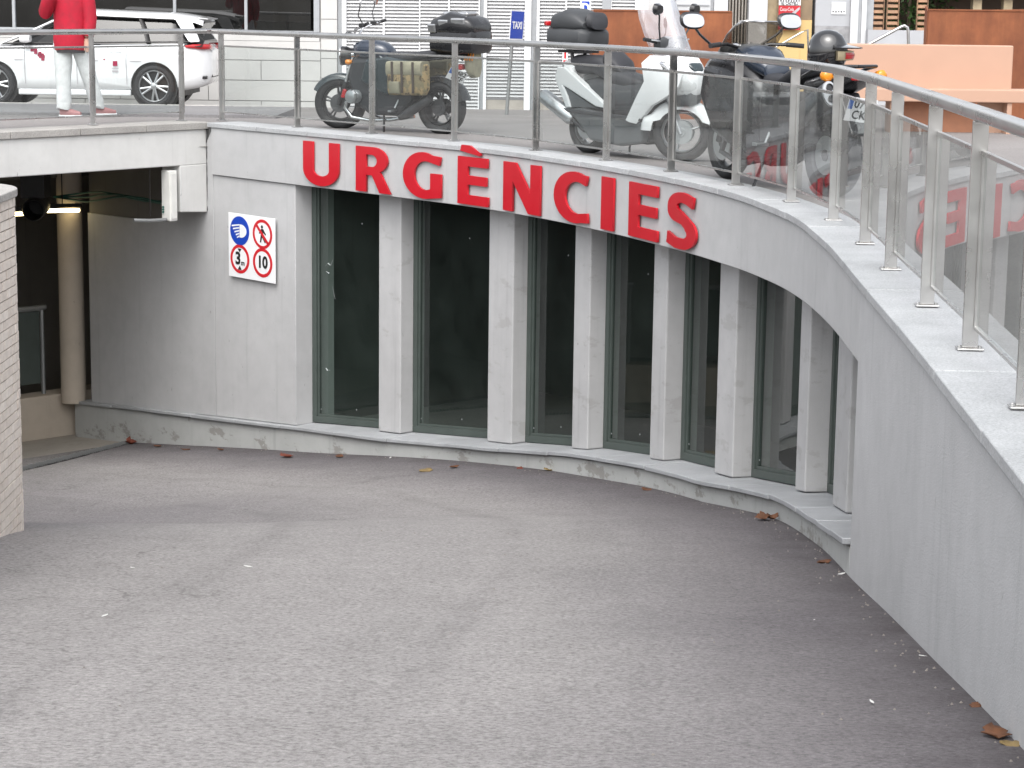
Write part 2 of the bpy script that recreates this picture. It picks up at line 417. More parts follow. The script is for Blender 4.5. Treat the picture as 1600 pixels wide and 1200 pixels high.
def frange(a, b_, st):
    n = max(1, int(math.ceil((b_ - a) / st))); return [a + (b_ - a) * k / n for k in range(n + 1)]
def sweep(mb, s0, s1, prof, step=0.15, mi=0):
    """prof(s) -> closed ring of (off, z)"""
    return mb.loft([[W(s, o, z) for o, z in prof(s)] for s in frange(s0, s1, step)], True, mi)

# ------------------------------------------------------------------ ramp (asphalt)
def build_ramp():
    me = bpy.data.meshes.new('ramp'); V = []; F = []; dirt = []; wdist = []; alng = []
    ws = [-0.12, 0.0, 0.06, 0.15, 0.3, 0.5, 0.8, 1.2, 1.8, 2.5, 3.3, 4.2, 5.2, 6.2, 7.4]
    sl = frange(-1.9, SEND, 0.25)
    for s in sl:
        for wv in ws:
            q = W(s, wv); zz = foot(s)
            zz += 0.004 * math.sin(q.x * 1.3 + q.y * 0.9) * min(1, max(0, wv)) + 0.003 * math.sin(q.y * 2.1 - q.x)
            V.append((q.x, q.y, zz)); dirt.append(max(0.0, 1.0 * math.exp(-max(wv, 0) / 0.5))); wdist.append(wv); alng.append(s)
    n = len(ws)
    for i in range(len(sl) - 1):
        for k in range(n - 1): F.append((i * n + k, i * n + k + 1, (i + 1) * n + k + 1, (i + 1) * n + k))
    me.from_pydata(V, [], F)
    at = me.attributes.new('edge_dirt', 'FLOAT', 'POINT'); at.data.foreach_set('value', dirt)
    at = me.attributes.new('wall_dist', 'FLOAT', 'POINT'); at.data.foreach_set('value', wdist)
    at = me.attributes.new('along', 'FLOAT', 'POINT'); at.data.foreach_set('value', alng)
    me.polygons.foreach_set('use_smooth', [True] * len(F)); me.materials.append(MATS['asphalt_ramp'])
    bm = bmesh.new(); bm.from_mesh(me); bmesh.ops.recalc_face_normals(bm, faces=bm.faces)
    if bm.faces[0].normal.z < 0: bmesh.ops.reverse_faces(bm, faces=bm.faces)
    bm.to_mesh(me); bm.free()
    return struct(link('ramp', me))
build_ramp()
_G = frange(-2, SEND, .1)
def ramp_z(x, y):
    v = Vector((x, y)); s = min(_G, key=lambda q: (W2(q) - v).length_squared); wv = max(0, (v - W2(s)).dot(N2(s)))
    return foot(s) + 0.004 * math.sin(x * 1.3 + y * 0.9) * min(1, wv) + 0.003 * math.sin(y * 2.1 - x)

# tunnel floor beyond the drain
def build_tunnel_floor():
    mb = MB(); rings = []
    for s in frange(-9, -1.86, 0.5):
        zz = max(foot(s), -4.5) - 0.004
        rings.append([W(s, wv, zz) for wv in (-0.4, 1, 2.5, 4.5, 7.4)])
    mb.loft(rings, False, closed=False)
    struct(mb.build('tunnel_floor', 'tunnel_floor', smooth=60))
build_tunnel_floor()

# ------------------------------------------------------------------ the plaza
CORNER = Vector((-3.9, 27.05)); BDIR = Vector((-0.644, -0.765)).normalized(); BN = Vector((0.765, -0.644))   # beam direction, its face towards the ramp
def plaza_z(x, y):
    return -0.02 - 0.040 * min(max(0.0, y - 28.0), 8.0)
def build_plaza():
    rows = [0.16, 0.5, 1.2, 2.2, 3.5, 5, 7, 9, 12, 18, 40, 160]
    rays = []
    for u in (60, 20, 10, 6, 4, 3, 2, 1, 0.3): rays.append((CORNER + BDIR * u, -BN))
    a0 = math.atan2(-BN.y, -BN.x); n0 = -N2(0.2); a1 = math.atan2(n0.y, n0.x)
    for k in range(1, 12):
        a = a0 + (a1 - a0) * k / 12; rays.append((CORNER.lerp(W2(0.2), k / 12), Vector((math.cos(a), math.sin(a)))))
    for s in frange(0.2, SEND, 0.3): rays.append((W2(s), -N2(s)))
    V = []; F = []
    for p, d in rays:
        for r_ in rows:
            q = p + d * r_; V.append((q.x, q.y, plaza_z(q.x, q.y)))
    n = len(rows)
    for i in range(len(rays) - 1):
        for k in range(n - 1): F.append((i * n + k, (i + 1) * n + k, (i + 1) * n + k + 1, i * n + k + 1))
    mb = MB().add(V, F)
    struct(mb.build('plaza', 'plaza_paving', smooth=40))
build_plaza()
def arc(cx, cy, rx, ry, a0, a1, n=10):
    return [(cx + rx * math.cos(R(a0 + (a1 - a0) * k / n)), cy + ry * math.sin(R(a0 + (a1 - a0) * k / n))) for k in range(n + 1)]
# ------------------------------------------------------------------ retaining wall with windows
wall = thing('retaining_wall', 'curved light grey retaining wall with dark windows between pillars, carrying the red letters', 'wall', tuple(W(9, 0, foot(9))))
END = 16.2
def band(name, s0, s1, top, bot, mat, o0=0.0, o1=-0.62, step=0.15, bev=0.006):
    mb = MB(); sweep(mb, s0, s1, lambda s: [(o0, top(s)), (o0, bot(s)), (o1, bot(s)), (o1, top(s))], step)
    return mb.build(name, mat, wall, smooth=40, bevel=bev)
band('fascia', 0.062, END, lambda s: -0.058, lintel, 'wall_grey')
band('wall_panel', 0.062, 1.74, lambda s: lintel(s) - 0.008, lambda s: sill(s) + 0.0, 'wall_grey', -0.03, -0.30)
band('tunnel_wall', -2.9, 0.05, lambda s: interp(s, [-2.9, -1.0, -.55, .05], [-1.36, -1.33, -.9, -.06]), lambda s: sill(s), 'wall_grey', -0.03, -0.30)
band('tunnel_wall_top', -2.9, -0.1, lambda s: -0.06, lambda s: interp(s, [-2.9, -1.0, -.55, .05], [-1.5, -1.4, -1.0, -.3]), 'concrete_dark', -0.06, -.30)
MB().add([], [])
mbj = MB(); sweep(mbj, -0.1, 1.7, lambda s: [(-0.05, -0.07), (-0.05, sill(s)), (-0.2, sill(s)), (-0.2, -0.07)]); mbj.build('joint_filler', 'joint_dark', wall, smooth=40)
band('ramp_wall', END + 0.0, SEND, lambda s: -0.058, lambda s: foot(s) - 0.3, 'wall_right', 0.0, -0.34)
band('plinth', -3.3, END - 0.002, lambda s: sill(s) - 0.045, lambda s: foot(s) - 0.3, 'plinth_paint', 0.0, -0.64, bev=0.012)
# sill stones
cuts = [-3.2, -2.3, -1.35, -0.4, 0.55, 1.5, 2.5, 3.55, 4.6, 5.6, 6.6, 7.65, 8.7, 9.75, 10.85, 12.1, 13.3, 14.5, 15.4, 16.19]
for a, b_ in zip(cuts, cuts[1:]):
    jz = random.uniform(-0.007, 0.006); ja = random.uniform(-0.012, 0.010)
    mb = MB(); sweep(mb, a + 0.005, b_ - 0.005, lambda s: [(0.05 + ja, sill(s) + jz), (0.05 + ja, sill(s) - 0.04 + jz), (-0.62, sill(s) - 0.04), (-0.62, sill(s) + 0.012)], 0.25)
    mb.build('sill_stone', 'sill_stone', wall, smooth=40, bevel=0.006)
# coping stones
cs = 0.0; k = 0
while cs < SEND - 0.2:
    nx = min(SEND, cs + (1.02 if cs < 15 else 1.35)); wd = lambda s: -interp(s, [0, 5, 7, 30], [0.50, 0.50, 0.40, 0.38])
    jz = random.uniform(-0.003, 0.003)
    mb = MB(); sweep(mb, cs + 0.004, nx - 0.004, lambda s: [(0.022, jz), (0.022, -0.056 + jz), (wd(s), -0.056), (wd(s), jz)], 0.2)
    mb.build('coping_stone', 'coping_granite', wall, smooth=40, bevel=0.006)
    cs = nx
# pillars: front-left, front-right positions along the wall
PIL = [(3.05, 3.45), (4.99, 5.43), (6.605, 6.925), (8.23, 8.52), (9.665, 10.08), (11.81, 12.11), (13.22, 13.86)]
for a, b_ in PIL:
    mb = MB(); fr = -0.24
    top = lambda s: lintel(s) - 0.0
    mb.hexa([W(a, fr, sill(a) + 0.013), W(b_, fr, sill(b_) + 0.013), W(b_, fr - 0.36, sill(b_) + 0.013), W(a, fr - 0.36, sill(a) + 0.013)],
            [W(a, fr, top(a) + 0.05), W(b_, fr, top(b_) + 0.05), W(b_, fr - 0.36, top(b_) + 0.05), W(a, fr - 0.36, top(a) + 0.05)])
    mb.build('pillar', 'pillar_paint', wall, bevel=0.012)
# jambs: returns at both ends of the window row
for a, b_, mat in ((1.44, 1.738, 'wall_grey'), (END + 0.002, END + 0.3, 'wall_right')):
    mb = MB(); mb.hexa([W(a, -0.302, sill(a)), W(b_, -0.302, sill(b_)), W(b_, -0.61, sill(b_)), W(a, -0.61, sill(a))],
                       [W(a, -0.302, -0.64), W(b_, -0.302, -0.64), W(b_, -0.61, -0.64), W(a, -0.61, -0.64)])
    mb.build('jamb', mat, wall)
# windows
def window(a, b_, idx):
    off = -0.42
    A, B = W(a, -0.27 if idx == 0 else off), W(b_, off); ux = (B - A).normalized(); ln = (B - A).length
    nn = Vector((ux.y, -ux.x, 0))
    def fr(u, z, d): q = A + ux * u + nn * d; return Vector((q.x, q.y, z))
    zb0, zb1 = sill(a) + 0.014, sill(b_) + 0.014; zt = max(lintel(a), lintel(b_)) + 0.03
    def zb(u): return zb0 + (zb1 - zb0) * u / ln
    mb = MB(); e = 0.075
    def bar(u0, z0a, z0b, u1, z1a, z1b, d0, d1):  # quad: at u0 z from z0a..z0b, at u1 z1a..z1b
        mb.hexa([fr(u0, z0a, d0), fr(u1, z1a, d0), fr(u1, z1b, d0), fr(u0, z0b, d0)], [fr(u0, z0a, d1), fr(u1, z1a, d1), fr(u1, z1b, d1), fr(u0, z0b, d1)])
    bar(0, zb(0), zb(0) + e, ln, zb(ln), zb(ln) + e, 0, -0.07)
    bar(0, zt - e, zt, ln, zt - e, zt, 0, -0.07)
    bar(0, zb(0) + e, zt - e, e, zb(e) + e, zt - e, 0.0, -0.07)
    bar(ln - e, zb(ln - e) + e, zt - e, ln, zb(ln) + e, zt - e, 0.0, -0.07)
    win = mb.build('window', 'frame_green', wall, bevel=0.004)
    mb = MB(); g = 0.03                              # glazing bead, stepped back
    bar(e, zb(e) + e, zb(e) + e + g, ln - e, zb(ln - e) + e, zb(ln - e) + e + g, -0.018, -0.055)
    bar(e, zb(e) + e + g, zt - e, e + g, zb(e + g) + e + g, zt - e, -0.018, -0.055)
    bar(ln - e - g, zb(ln - e) + e + g, zt - e, ln - e, zb(ln - e) + e + g, zt - e, -0.018, -0.055)
    mb.build('glazing_bead', 'frame_green', win, bevel=0.003)
    mb = MB()
    p = [fr(e, zb(e) + e, -0.035), fr(ln - e, zb(ln - e) + e, -0.035), fr(ln - e, zt - e, -0.035), fr(e, zt - e, -0.035)]
    mb.add(p, [(0, 1, 2, 3)]); mb.build('pane', 'window_glass', win)
    for u_, z_ in [(e + .05, zb(e) + e + .09), (ln * .55, zb(ln * .5) + e + .12), (ln * .62, zt - .45)][:3 if idx < 4 else 1]:      # dabs of old paint on the glass
        mb = MB(); mb.prism(arc(u_, z_, .009, .009, 0, 330, 8), lambda q, v, d: fr(q, v, d), -.0345, -.0325); mb.build('paint_dab', 'decal_grey_glass', win)
    if idx == 0:
        for pts in ([(.12, -1.62), (.17, -1.58), (.22, -1.60), (.25, -1.53)], [(.24, -1.85), (.27, -1.95), (.29, -2.0)], [(.14, -1.68), (.19, -1.70)], [(.13, -2.85), (.16, -2.88), (.2, -2.87)]):
            mb = MB(); mb.tube([fr(e + q, v, -.033) for q, v in pts], [.006, .012, .010, .005][:len(pts)], 5, flat=(1, .2)); mb.build('scratch', 'decal_white', win)
edges = [1.742] + [q for p in PIL for q in p] + [END - 0.004]
for i in range(0, len(edges), 2): window(edges[i] + 0.003, edges[i + 1] - 0.003, i // 2)

# dark rooms behind the windows
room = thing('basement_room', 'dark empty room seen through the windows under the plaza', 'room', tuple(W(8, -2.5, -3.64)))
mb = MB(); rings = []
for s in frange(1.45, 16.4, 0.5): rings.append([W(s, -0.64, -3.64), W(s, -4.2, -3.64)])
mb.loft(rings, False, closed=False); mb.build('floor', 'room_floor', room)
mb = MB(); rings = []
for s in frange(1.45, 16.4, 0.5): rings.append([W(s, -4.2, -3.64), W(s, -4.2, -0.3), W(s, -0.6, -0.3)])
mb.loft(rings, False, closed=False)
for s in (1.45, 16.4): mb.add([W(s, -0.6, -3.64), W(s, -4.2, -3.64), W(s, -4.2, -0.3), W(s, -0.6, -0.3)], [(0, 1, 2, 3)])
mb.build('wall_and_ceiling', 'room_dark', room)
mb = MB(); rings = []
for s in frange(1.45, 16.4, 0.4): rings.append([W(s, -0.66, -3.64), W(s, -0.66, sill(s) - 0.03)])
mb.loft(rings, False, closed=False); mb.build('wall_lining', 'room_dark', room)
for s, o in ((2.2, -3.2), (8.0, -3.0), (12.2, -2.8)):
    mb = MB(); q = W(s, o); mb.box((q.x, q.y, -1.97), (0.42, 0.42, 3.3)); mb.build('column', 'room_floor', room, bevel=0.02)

# ------------------------------------------------------------------ letters
LET = {
 'U': [[(0, 1), (0, .38)] + arc(.5, .38, .5, .38, 180, 360, 16) + [(1, .38), (1, 1), (.735, 1), (.735, .36)] + arc(.51, .36, .225, .135, 360, 180, 12) + [(.285, .36), (.285, 1)]],
 'R': [[(0, 0), (0, 1), (.50, 1)] + arc(.50, .715, .41, .285, 90, -62, 14) + [(.74, .40), (1, 0), (.69, 0), (.47, .375), (.30, .375), (.30, 0)],
       [(.30, .56), (.46, .56)] + arc(.46, .695, .155, .135, -90, 90, 10) + [(.30, .83)]],
 'G': [arc(.52, .5, .52, .5, 62, 180, 12) + arc(.56, .5, .56, .5, 180, 285, 12) + [(1, .055), (1, .56), (.72, .56), (.72, .22)] + arc(.60, .50, .30, .31, 275, 180, 10) + arc(.60, .5, .30, .31, 180, 75, 10) + [(.955, .74), (.985, .925)]],
 'E': [[(0, 0), (0, 1), (.97, 1), (.97, .80), (.33, .80), (.33, .61), (.94, .61), (.94, .42), (.33, .42), (.33, .20), (1, .20), (1, 0)]],
 'N': [[(0, 0), (0, 1), (.34, 1), (.74, .42), (.74, 1), (1, 1), (1, 0), (.69, 0), (.26, .62), (.26, 0)]],
 'C': [[(.97, .945)] + arc(.60, .5, .60, .5, 65, 180, 12) + arc(.60, .5, .60, .5, 180, 290, 12) + [(1, .045), (.975, .235)] + arc(.68, .50, .35, .31, 290, 180, 10) + arc(.68, .5, .35, .31, 180, 72, 10) + [(.925, .75)]],
 'I': [[(0, 0), (0, 1), (1, 1), (1, 0)]],
 'S': [[(.90, .945)] + arc(.52, .73, .50, .27, 58, 180, 10) + [(.02, .69)] + arc(.42, .66, .40, .21, 190, 240, 5) + [(.50, .44), (.62, .37)] + arc(.50, .28, .19, .09, 45, -90, 8) + [(.30, .19), (.03, .27), (.0, .06), (.28, 0)] + arc(.50, .30, .50, .30, 270, 400, 12) + [(.74, .555), (.50, .66)] + arc(.50, .745, .17, .075, 215, 80, 8) + [(.66, .80), (.86, .745)]],
}
def letter(ch, s0, s1, name, label, zt=-0.107, zb=-0.617):
    sm = (s0 + s1) / 2; A, B = W(s0, 0), W(s1, 0); ux = (B - A).normalized(); ln = (B - A).length
    nn = Vector((ux.y, -ux.x, 0)); M = W(sm, 0); sag = (M - (A + B) / 2).dot(nn)
    base = A + nn * (max(0, sag) + 0.014)
    fr = lambda u, v, d: Vector((base.x + ux.x * u * ln + nn.x * d, base.y + ux.y * u * ln + nn.y * d, zb + (zt - zb) * v))
    me = shape_mesh(LET[ch], fr, 0.024)
    me.materials.append(MATS['letter_red'])
    o = link(name, me); b_ = o.modifiers.new('bevel', 'BEVEL'); b_.width = 0.004; b_.segments = 1; b_.limit_method = 'ANGLE'; b_.angle_limit = R(50)
    tag(o, label, 'letter', 'red letters on the wall')
    return o, fr
spec = [('U', 1.985, 2.652, 'red wall letter U, first of the word'), ('R', 2.972, 3.600, 'red wall letter R'), ('G', 3.822, 4.490, 'red wall letter G'),
        ('E', 4.782, 5.335, 'red wall letter E with a grave accent, above the second pillar'), ('N', 5.624, 6.350, 'red wall letter N'), ('C', 6.633, 7.355, 'red wall letter C'),
        ('I', 7.630, 7.885, 'red wall letter I, a single upright bar'), ('E', 8.218, 8.850, 'plain red wall letter E without accent, before the S'), ('S', 9.064, 9.745, 'red wall letter S, last of the word')]
for i, (ch, a, b_, lab) in enumerate(spec):
    o, fr = letter(ch, a, b_, 'wall_letter', lab)
    if i == 3:
        me = shape_mesh([[(.12, 1.24), (.40, 1.24), (.76, 1.075), (.72, 1.035), (.08, 1.115)]], fr, 0.024); me.materials.append(MATS['letter_red'])
        ac = link('accent', me, o)

# ------------------------------------------------------------------ ramp sign board with four road signs
def sign_board():
    s0, s1, zt, zb = 0.443, 1.404, -1.075, -1.862
    A = W(s0, 0.012); ux = (W(s1, 0.012) - A); ln = ux.length; ux.normalize(); nn = Vector((ux.y, -ux.x, 0))
    fr = lambda u, v, d: Vector((A.x + ux.x * u + nn.x * d, A.y + ux.y * u + nn.y * d, zb + v))
    Hh = zt - zb
    t = thing('traffic_sign_board', 'white square board with four round traffic signs on the grey wall', 'sign', tuple(fr(ln / 2, 0, 0)))
    mb = MB(); mb.prism([(0, 0), (ln, 0), (ln, Hh), (0, Hh)], fr, 0, 0.012); mb.build('board', 'paint_white', t, bevel=0.003)
    r = 0.178; rx = 0.198
    cx = (0.25, 0.74); cy = (0.295 * 1, 0.735)
    def disc(c, rr, d0, d1, mat, name, parent, ri=0):
        k = rx / r
        o_ = [(c[0] + rr * k * math.cos(q * math.pi / 24), c[1] + rr * math.sin(q * math.pi / 24)) for q in range(48)]
        loops = [o_]
        if ri: loops.append([(c[0] + ri * k * math.cos(q * math.pi / 24), c[1] + ri * math.sin(q * math.pi / 24)) for q in range(48)])
        me = shape_mesh(loops, lambda u, v, d: fr(u, v, d0 + d), d1 - d0)
        return put(name, me, mat, parent)
    C = {(i, j): (ln * cx[i], Hh * cy[j]) for i in (0, 1) for j in (0, 1)}
    k = rx / r
    def shp(loops, c, mat, name, parent, d=0.0165):
        L = [[(c[0] + x * r * k, c[1] + y * r) for x, y in lp] for lp in loops]
        return put(name, shape_mesh(L, lambda u, v, dd: fr(u, v, d + dd), 0.002), mat, parent)
    # headlamp sign (blue)
    c = C[0, 1]; b0 = disc(c, r, 0.0125, 0.0155, 'sign_blue', 'headlamp_sign', t)
    shp([[(.02, .45)] + arc(.12, 0, .62, .46, 80, -80, 14) + [(.02, -.45)]], c, 'paint_white', 'lamp_symbol', b0)
    for q, (l, y) in enumerate(((.78, .34), (.66, .14), (.5, -.06), (.36, -.25), (.24, -.43))):
        shp([[(-.02, y + .12), (-.02, y + .02), (-.02 - l, y - .10), (-.02 - l, y + .0)]], c, 'paint_white', 'ray_symbol', b0)
    # no pedestrians
    c = C[1, 1]; b1 = disc(c, r, 0.0125, 0.0155, 'sign_red', 'no_pedestrians_sign', t, r * 0.80); disc(c, r * 0.80, 0.0125, 0.014, 'paint_white', 'sign_face', b1)
    shp([arc(-.02, .50, .11, .11, 0, 360, 12)[:-1]], c, 'sign_black', 'head_symbol', b1)
    shp([[(-.10, .36), (.10, .36), (.38, .02), (.32, -.06), (.12, .12), (.10, -.12), (.38, -.52), (.26, -.58), (-.02, -.2), (-.12, -.58), (-.24, -.56), (-.14, -.05), (-.10, .14), (-.28, .0), (-.34, .06)]], c, 'sign_black', 'walker_symbol', b1)
    shp([[(-.66, .52), (-.52, .66), (.66, -.52), (.52, -.66)]], c, 'sign_red', 'diagonal_bar', b1, 0.0185)
    # 3 m height limit
    c = C[0, 0]; b2 = disc(c, r, 0.0125, 0.0155, 'sign_red', 'height_limit_sign', t, r * 0.78); disc(c, r * 0.78, 0.0125, 0.014, 'paint_white', 'sign_face', b2)
    shp([[(-.20, .72), (.20, .72), (0, .46)]], c, 'sign_black', 'arrow_symbol', b2); shp([[(-.20, -.74), (.20, -.74), (0, -.46)]], c, 'sign_black', 'arrow_symbol', b2)
    f2 = lambda u, v, d: fr(c[0] - 0.035 + u * k, c[1] + v, 0.0165 + d)
    put('digit', text_mesh('3', 0.21, f2, 0.002, 0.007), 'sign_black', b2)
    f3 = lambda u, v, d: fr(c[0] + 0.065 + u * k, c[1] - 0.045 + v, 0.0165 + d)
    put('digit', text_mesh('m', 0.09, f3, 0.002, 0.002), 'sign_black', b2)
    # 10 speed limit
    c = C[1, 0]; b3 = disc(c, r, 0.0125, 0.0155, 'sign_red', 'speed_limit_sign', t, r * 0.78); disc(c, r * 0.78, 0.0125, 0.014, 'paint_white', 'sign_face', b3)
    c3 = c; f4 = lambda u, v, d: fr(c3[0] + u * k, c3[1] + v, 0.0165 + d)
    put('digit', text_mesh('10', 0.20, f4, 0.002, 0.007, squeeze=0.95), 'sign_black', b3)
sign_board()

# ------------------------------------------------------------------ beam over the tunnel mouth
def BP(u, d=0.0, z=0.0):      # along the beam from the corner, d towards the ramp
    q = CORNER + BDIR * u + BN * d; return Vector((q.x, q.y, z))
beam = thing('entrance_beam', 'white painted concrete beam over the tunnel mouth', 'beam', tuple(BP(3, -0.2, -0.52)))
mb = MB(); mb.hexa([BP(-.1, 0, -0.085), BP(7.5, 0, -0.085), BP(7.5, -0.35, -0.085), BP(-.1, -0.35, -0.085)], [BP(-.1, 0, -.52), BP(7.5, 0, -.52), BP(7.5, -.35, -.52), BP(-.1, -.35, -.52)]); mb.build('lintel', 'beam_paint', beam, bevel=0.012)
mb = MB(); mb.hexa([BP(-.1, 0.002, -0.518), BP(0.34, 0.002, -0.518), BP(0.34, -0.33, -0.518), BP(-.1, -.33, -.518)], [BP(-.1, 0.002, -1.12), BP(0.34, 0.002, -1.09), BP(0.34, -.33, -1.09), BP(-.1, -.33, -1.12)]); mb.build('bracket', 'beam_paint', beam, bevel=0.012)
for a in [-.12 + x * 1.0 for x in range(0, 8)]:
    jz = random.uniform(-.006, .004)
    mb = MB(); mb.hexa([BP(a + .004, 0.03, jz), BP(a + .996, 0.03, jz), BP(a + .996, -.5, jz), BP(a + .004, -.5, jz)], [BP(a + .004, .03, -.085), BP(a + .996, .03, -.085), BP(a + .996, -.5, -.085), BP(a + .004, -.5, -.085)])
    mb.build('coping_stone', 'old_coping', beam, bevel=0.008)
# crack line where beam meets the wall: a ragged strip of bare concrete
mb = MB(); pts = [BP(-0.105, 0.008, z) for z in frange(-1.1, -0.1, 0.08)]
mb.tube([p + Vector((random.uniform(-.008, .008), random.uniform(-.008, .008), 0)) for p in pts], [random.uniform(.004, .014) for _ in pts], 5); mb.build('crack', 'joint_dark', beam)

# electrical box, conduit and cables under the beam
eb = thing('junction_box', 'tall white junction box mounted beside the beam bracket', 'electrical box', tuple(BP(0.42, -0.05, -1.2)))
mb = MB(); rot = Matrix.Rotation(math.atan2(BDIR.y, BDIR.x), 3, 'Z')
c_ = BP(0.47, -0.05, -0.88); mb.box(c_, (0.12, 0.16, 0.62), rot); mb.build('housing', 'white_plastic', eb, bevel=0.012)
c_ = BP(0.47, 0.035, -0.88); mb = MB(); mb.box(c_, (0.09, 0.012, 0.56), rot); mb.build('cover', 'white_plastic', eb, bevel=0.004)
cd = MB(); cd.tube([BP(0.55, -0.02, -1.17), BP(0.8, -0.04, -1.165), BP(1.0, -0.1, -1.15)], 0.022, 8)
tag(cd.build('conduit_pipe', 'grey_metal', smooth=40), 'short grey conduit pipe beside the white junction box', 'pipe')
cb = MB()
for k in range(3):
    cb.tube([BP(0.55, -0.08, -1.02 - .03 * k)] + [W(-0.55 - .35 * q, 0.10 + .02 * k, -0.98 - .02 * k - 0.05 * math.sin(q * .9 + k) - .02 * q) for q in range(0, 7)] + [W(-3.2, .3, -1.15)], 0.014, 6)
tag(cb.build('cable_bundle', 'cable_green', smooth=60), 'sagging dark green cables running along the tunnel wall', 'cable')
rod = MB(); rod.tube([BP(0.72, -.12, -0.52), BP(0.72, -.12, -1.12)], 0.006, 6)
tag(rod.build('hanger_rod', 'black_metal'), 'thin dark hanger rod beside the junction box', 'rod')

# ------------------------------------------------------------------ tunnel interior
tun = thing('tunnel', 'dark garage tunnel behind the entrance beam', 'tunnel', tuple(W(-4, 3, -4.4)))
def tp(s, o, z): return W(s, o, z)
mb = MB(); mb.add([tp(-0.05, -.3, -.3), tp(-11, -.3, -.3), tp(-11, 9, -.3), tp(-0.25, 9, -.3)], [(0, 1, 2, 3)]); mb.build('ceiling', 'concrete_mid', tun)
mb = MB(); mb.hexa([tp(-7.6, -3, -5.0), tp(-7.6, 9, -5.0), tp(-7.8, 9, -5), tp(-7.8, -3, -5)], [tp(-7.6, -3, -.3), tp(-7.6, 9, -.3), tp(-7.8, 9, -.3), tp(-7.8, -3, -.3)]); mb.build('back_wall', 'concrete_mid', tun)
mb = MB(); mb.hexa([tp(-2.0, 7.2, -5.0), tp(-7.8, 7.2, -5.0), tp(-7.8, 7.4, -5), tp(-2, 7.4, -5)], [tp(-2, 7.2, -.3), tp(-7.8, 7.2, -.3), tp(-7.8, 7.4, -.3), tp(-2, 7.4, -.3)]); mb.build('side_wall', 'concrete_mid', tun)
mb = MB(); mb.hexa([tp(-3.4, -3, -5.0), tp(-7.8, -3, -5.0), tp(-7.8, -3.2, -5), tp(-3.4, -3.2, -5)], [tp(-3.4, -3, -.3), tp(-7.8, -3, -.3), tp(-7.8, -3.2, -.3), tp(-3.4, -3.2, -.3)]); mb.build('side_wall', 'concrete_mid', tun)
mb = MB(); mb.hexa([tp(-3.45, -3, -5.0), tp(-3.45, 3.2, -5.0), tp(-3.8, 3.2, -5), tp(-3.8, -3, -5)], [tp(-3.45, -3, -3.86), tp(-3.45, 3.2, -3.93), tp(-3.8, 3.2, -3.93), tp(-3.8, -3, -3.86)]); mb.build('kerb_wall', 'concrete_beige', tun, bevel=0.02)
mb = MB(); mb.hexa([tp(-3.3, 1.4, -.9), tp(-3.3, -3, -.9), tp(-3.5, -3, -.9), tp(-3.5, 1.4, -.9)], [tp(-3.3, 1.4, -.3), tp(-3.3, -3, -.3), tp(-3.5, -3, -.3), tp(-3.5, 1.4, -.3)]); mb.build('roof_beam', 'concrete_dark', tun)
cpos = tp(-3.28, 0.02, 0)
colm = MB(); colm.lathe([(0.17, -4.0), (0.17, -0.3)], (cpos.x, cpos.y, 0), (0, 0, 1), 28)
tag(colm.build('round_column', 'concrete_beige', smooth=40), 'round beige concrete column at the tunnel mouth', 'column')
gate = thing('metal_gate', 'grey metal framed gate in the dark beside the round column', 'gate', tuple(tp(-3.6, 0.9, -3.9)))
for o0, z0, o1, z1 in ((0.3, -3.9, 0.3, -2.7), (2.2, -3.9, 2.2, -2.7)):
    mb = MB(); mb.tube([tp(-3.6, o0, z0), tp(-3.6, o1, z1)], 0.03, 8); mb.build('post', 'grey_metal', gate, smooth=40)
mb = MB(); mb.tube([tp(-3.6, 0.24, -2.7), tp(-3.6, 2.26, -2.7)], 0.04, 8); mb.build('top_rail', 'grey_metal', gate, smooth=40)
mb = MB(); mb.hexa([tp(-3.62, .33, -3.75), tp(-3.62, 2.17, -3.75), tp(-3.64, 2.17, -3.75), tp(-3.64, .33, -3.75)], [tp(-3.62, .33, -2.75), tp(-3.62, 2.17, -2.75), tp(-3.64, 2.17, -2.75), tp(-3.64, .33, -2.75)]); mb.build('panel', 'frame_green', gate)
# notice on the back wall
nb = thing('tunnel_notice', 'dim notice with a red strip on the dark tunnel wall', 'notice', tuple(tp(-7.55, 1.0, -3.0)))
def nf(u, v, d): return tp(-7.585 + d, 1.9 - u, -2.75 + v)
mb = MB(); mb.prism([(0, 0), (1.0, 0), (1.0, .7), (0, .7)], nf, 0, .01); mb.build('board', 'white_plastic', nb)
mb = MB(); mb.prism([(0, .6), (1.0, .6), (1.0, .7), (0, .7)], nf, .0105, .013); mb.build('red_strip', 'sign_red', nb)
# lit fluorescent tubes and a jet fan
em, t_, b_ = nmat('tube_light'); b_.inputs['Emission Color'].default_value = (1, 0.80, 0.42, 1); b_.inputs['Emission Strength'].default_value = 4.5
for i, (u0, u1, lab) in enumerate(((0.04, 0.55, 'lit fluorescent tube next to the round column'), (0.83, 1.65, 'lit fluorescent tube half hidden behind the brick wall'))):
    lamp = thing('fluorescent_lamp', lab, 'lamp', tuple(tp(-3.0, u0, -1.28)), 'lit lamps in the tunnel')
    mb = MB(); mb.tube([tp(-3.0, u0, -1.33), tp(-3.0, u1, -1.31)], 0.026, 8); mb.build('tube', 'tube_light', lamp, smooth=40)
    mb = MB(); mb.hexa([tp(-2.97, u0 - .03, -1.285), tp(-2.97, u1 + .03, -1.265), tp(-3.05, u1 + .03, -1.265), tp(-3.05, u0 - .03, -1.285)], [tp(-2.97, u0 - .03, -1.24), tp(-2.97, u1 + .03, -1.22), tp(-3.05, u1 + .03, -1.22), tp(-3.05, u0 - .03, -1.24)]); mb.build('batten', 'black_metal', lamp)
    mb = MB(); mb.tube([tp(-3.0, (u0 + u1) / 2, -1.23), tp(-3.0, (u0 + u1) / 2, -.3)], 0.008, 6); mb.build('hanger', 'black_metal', lamp)
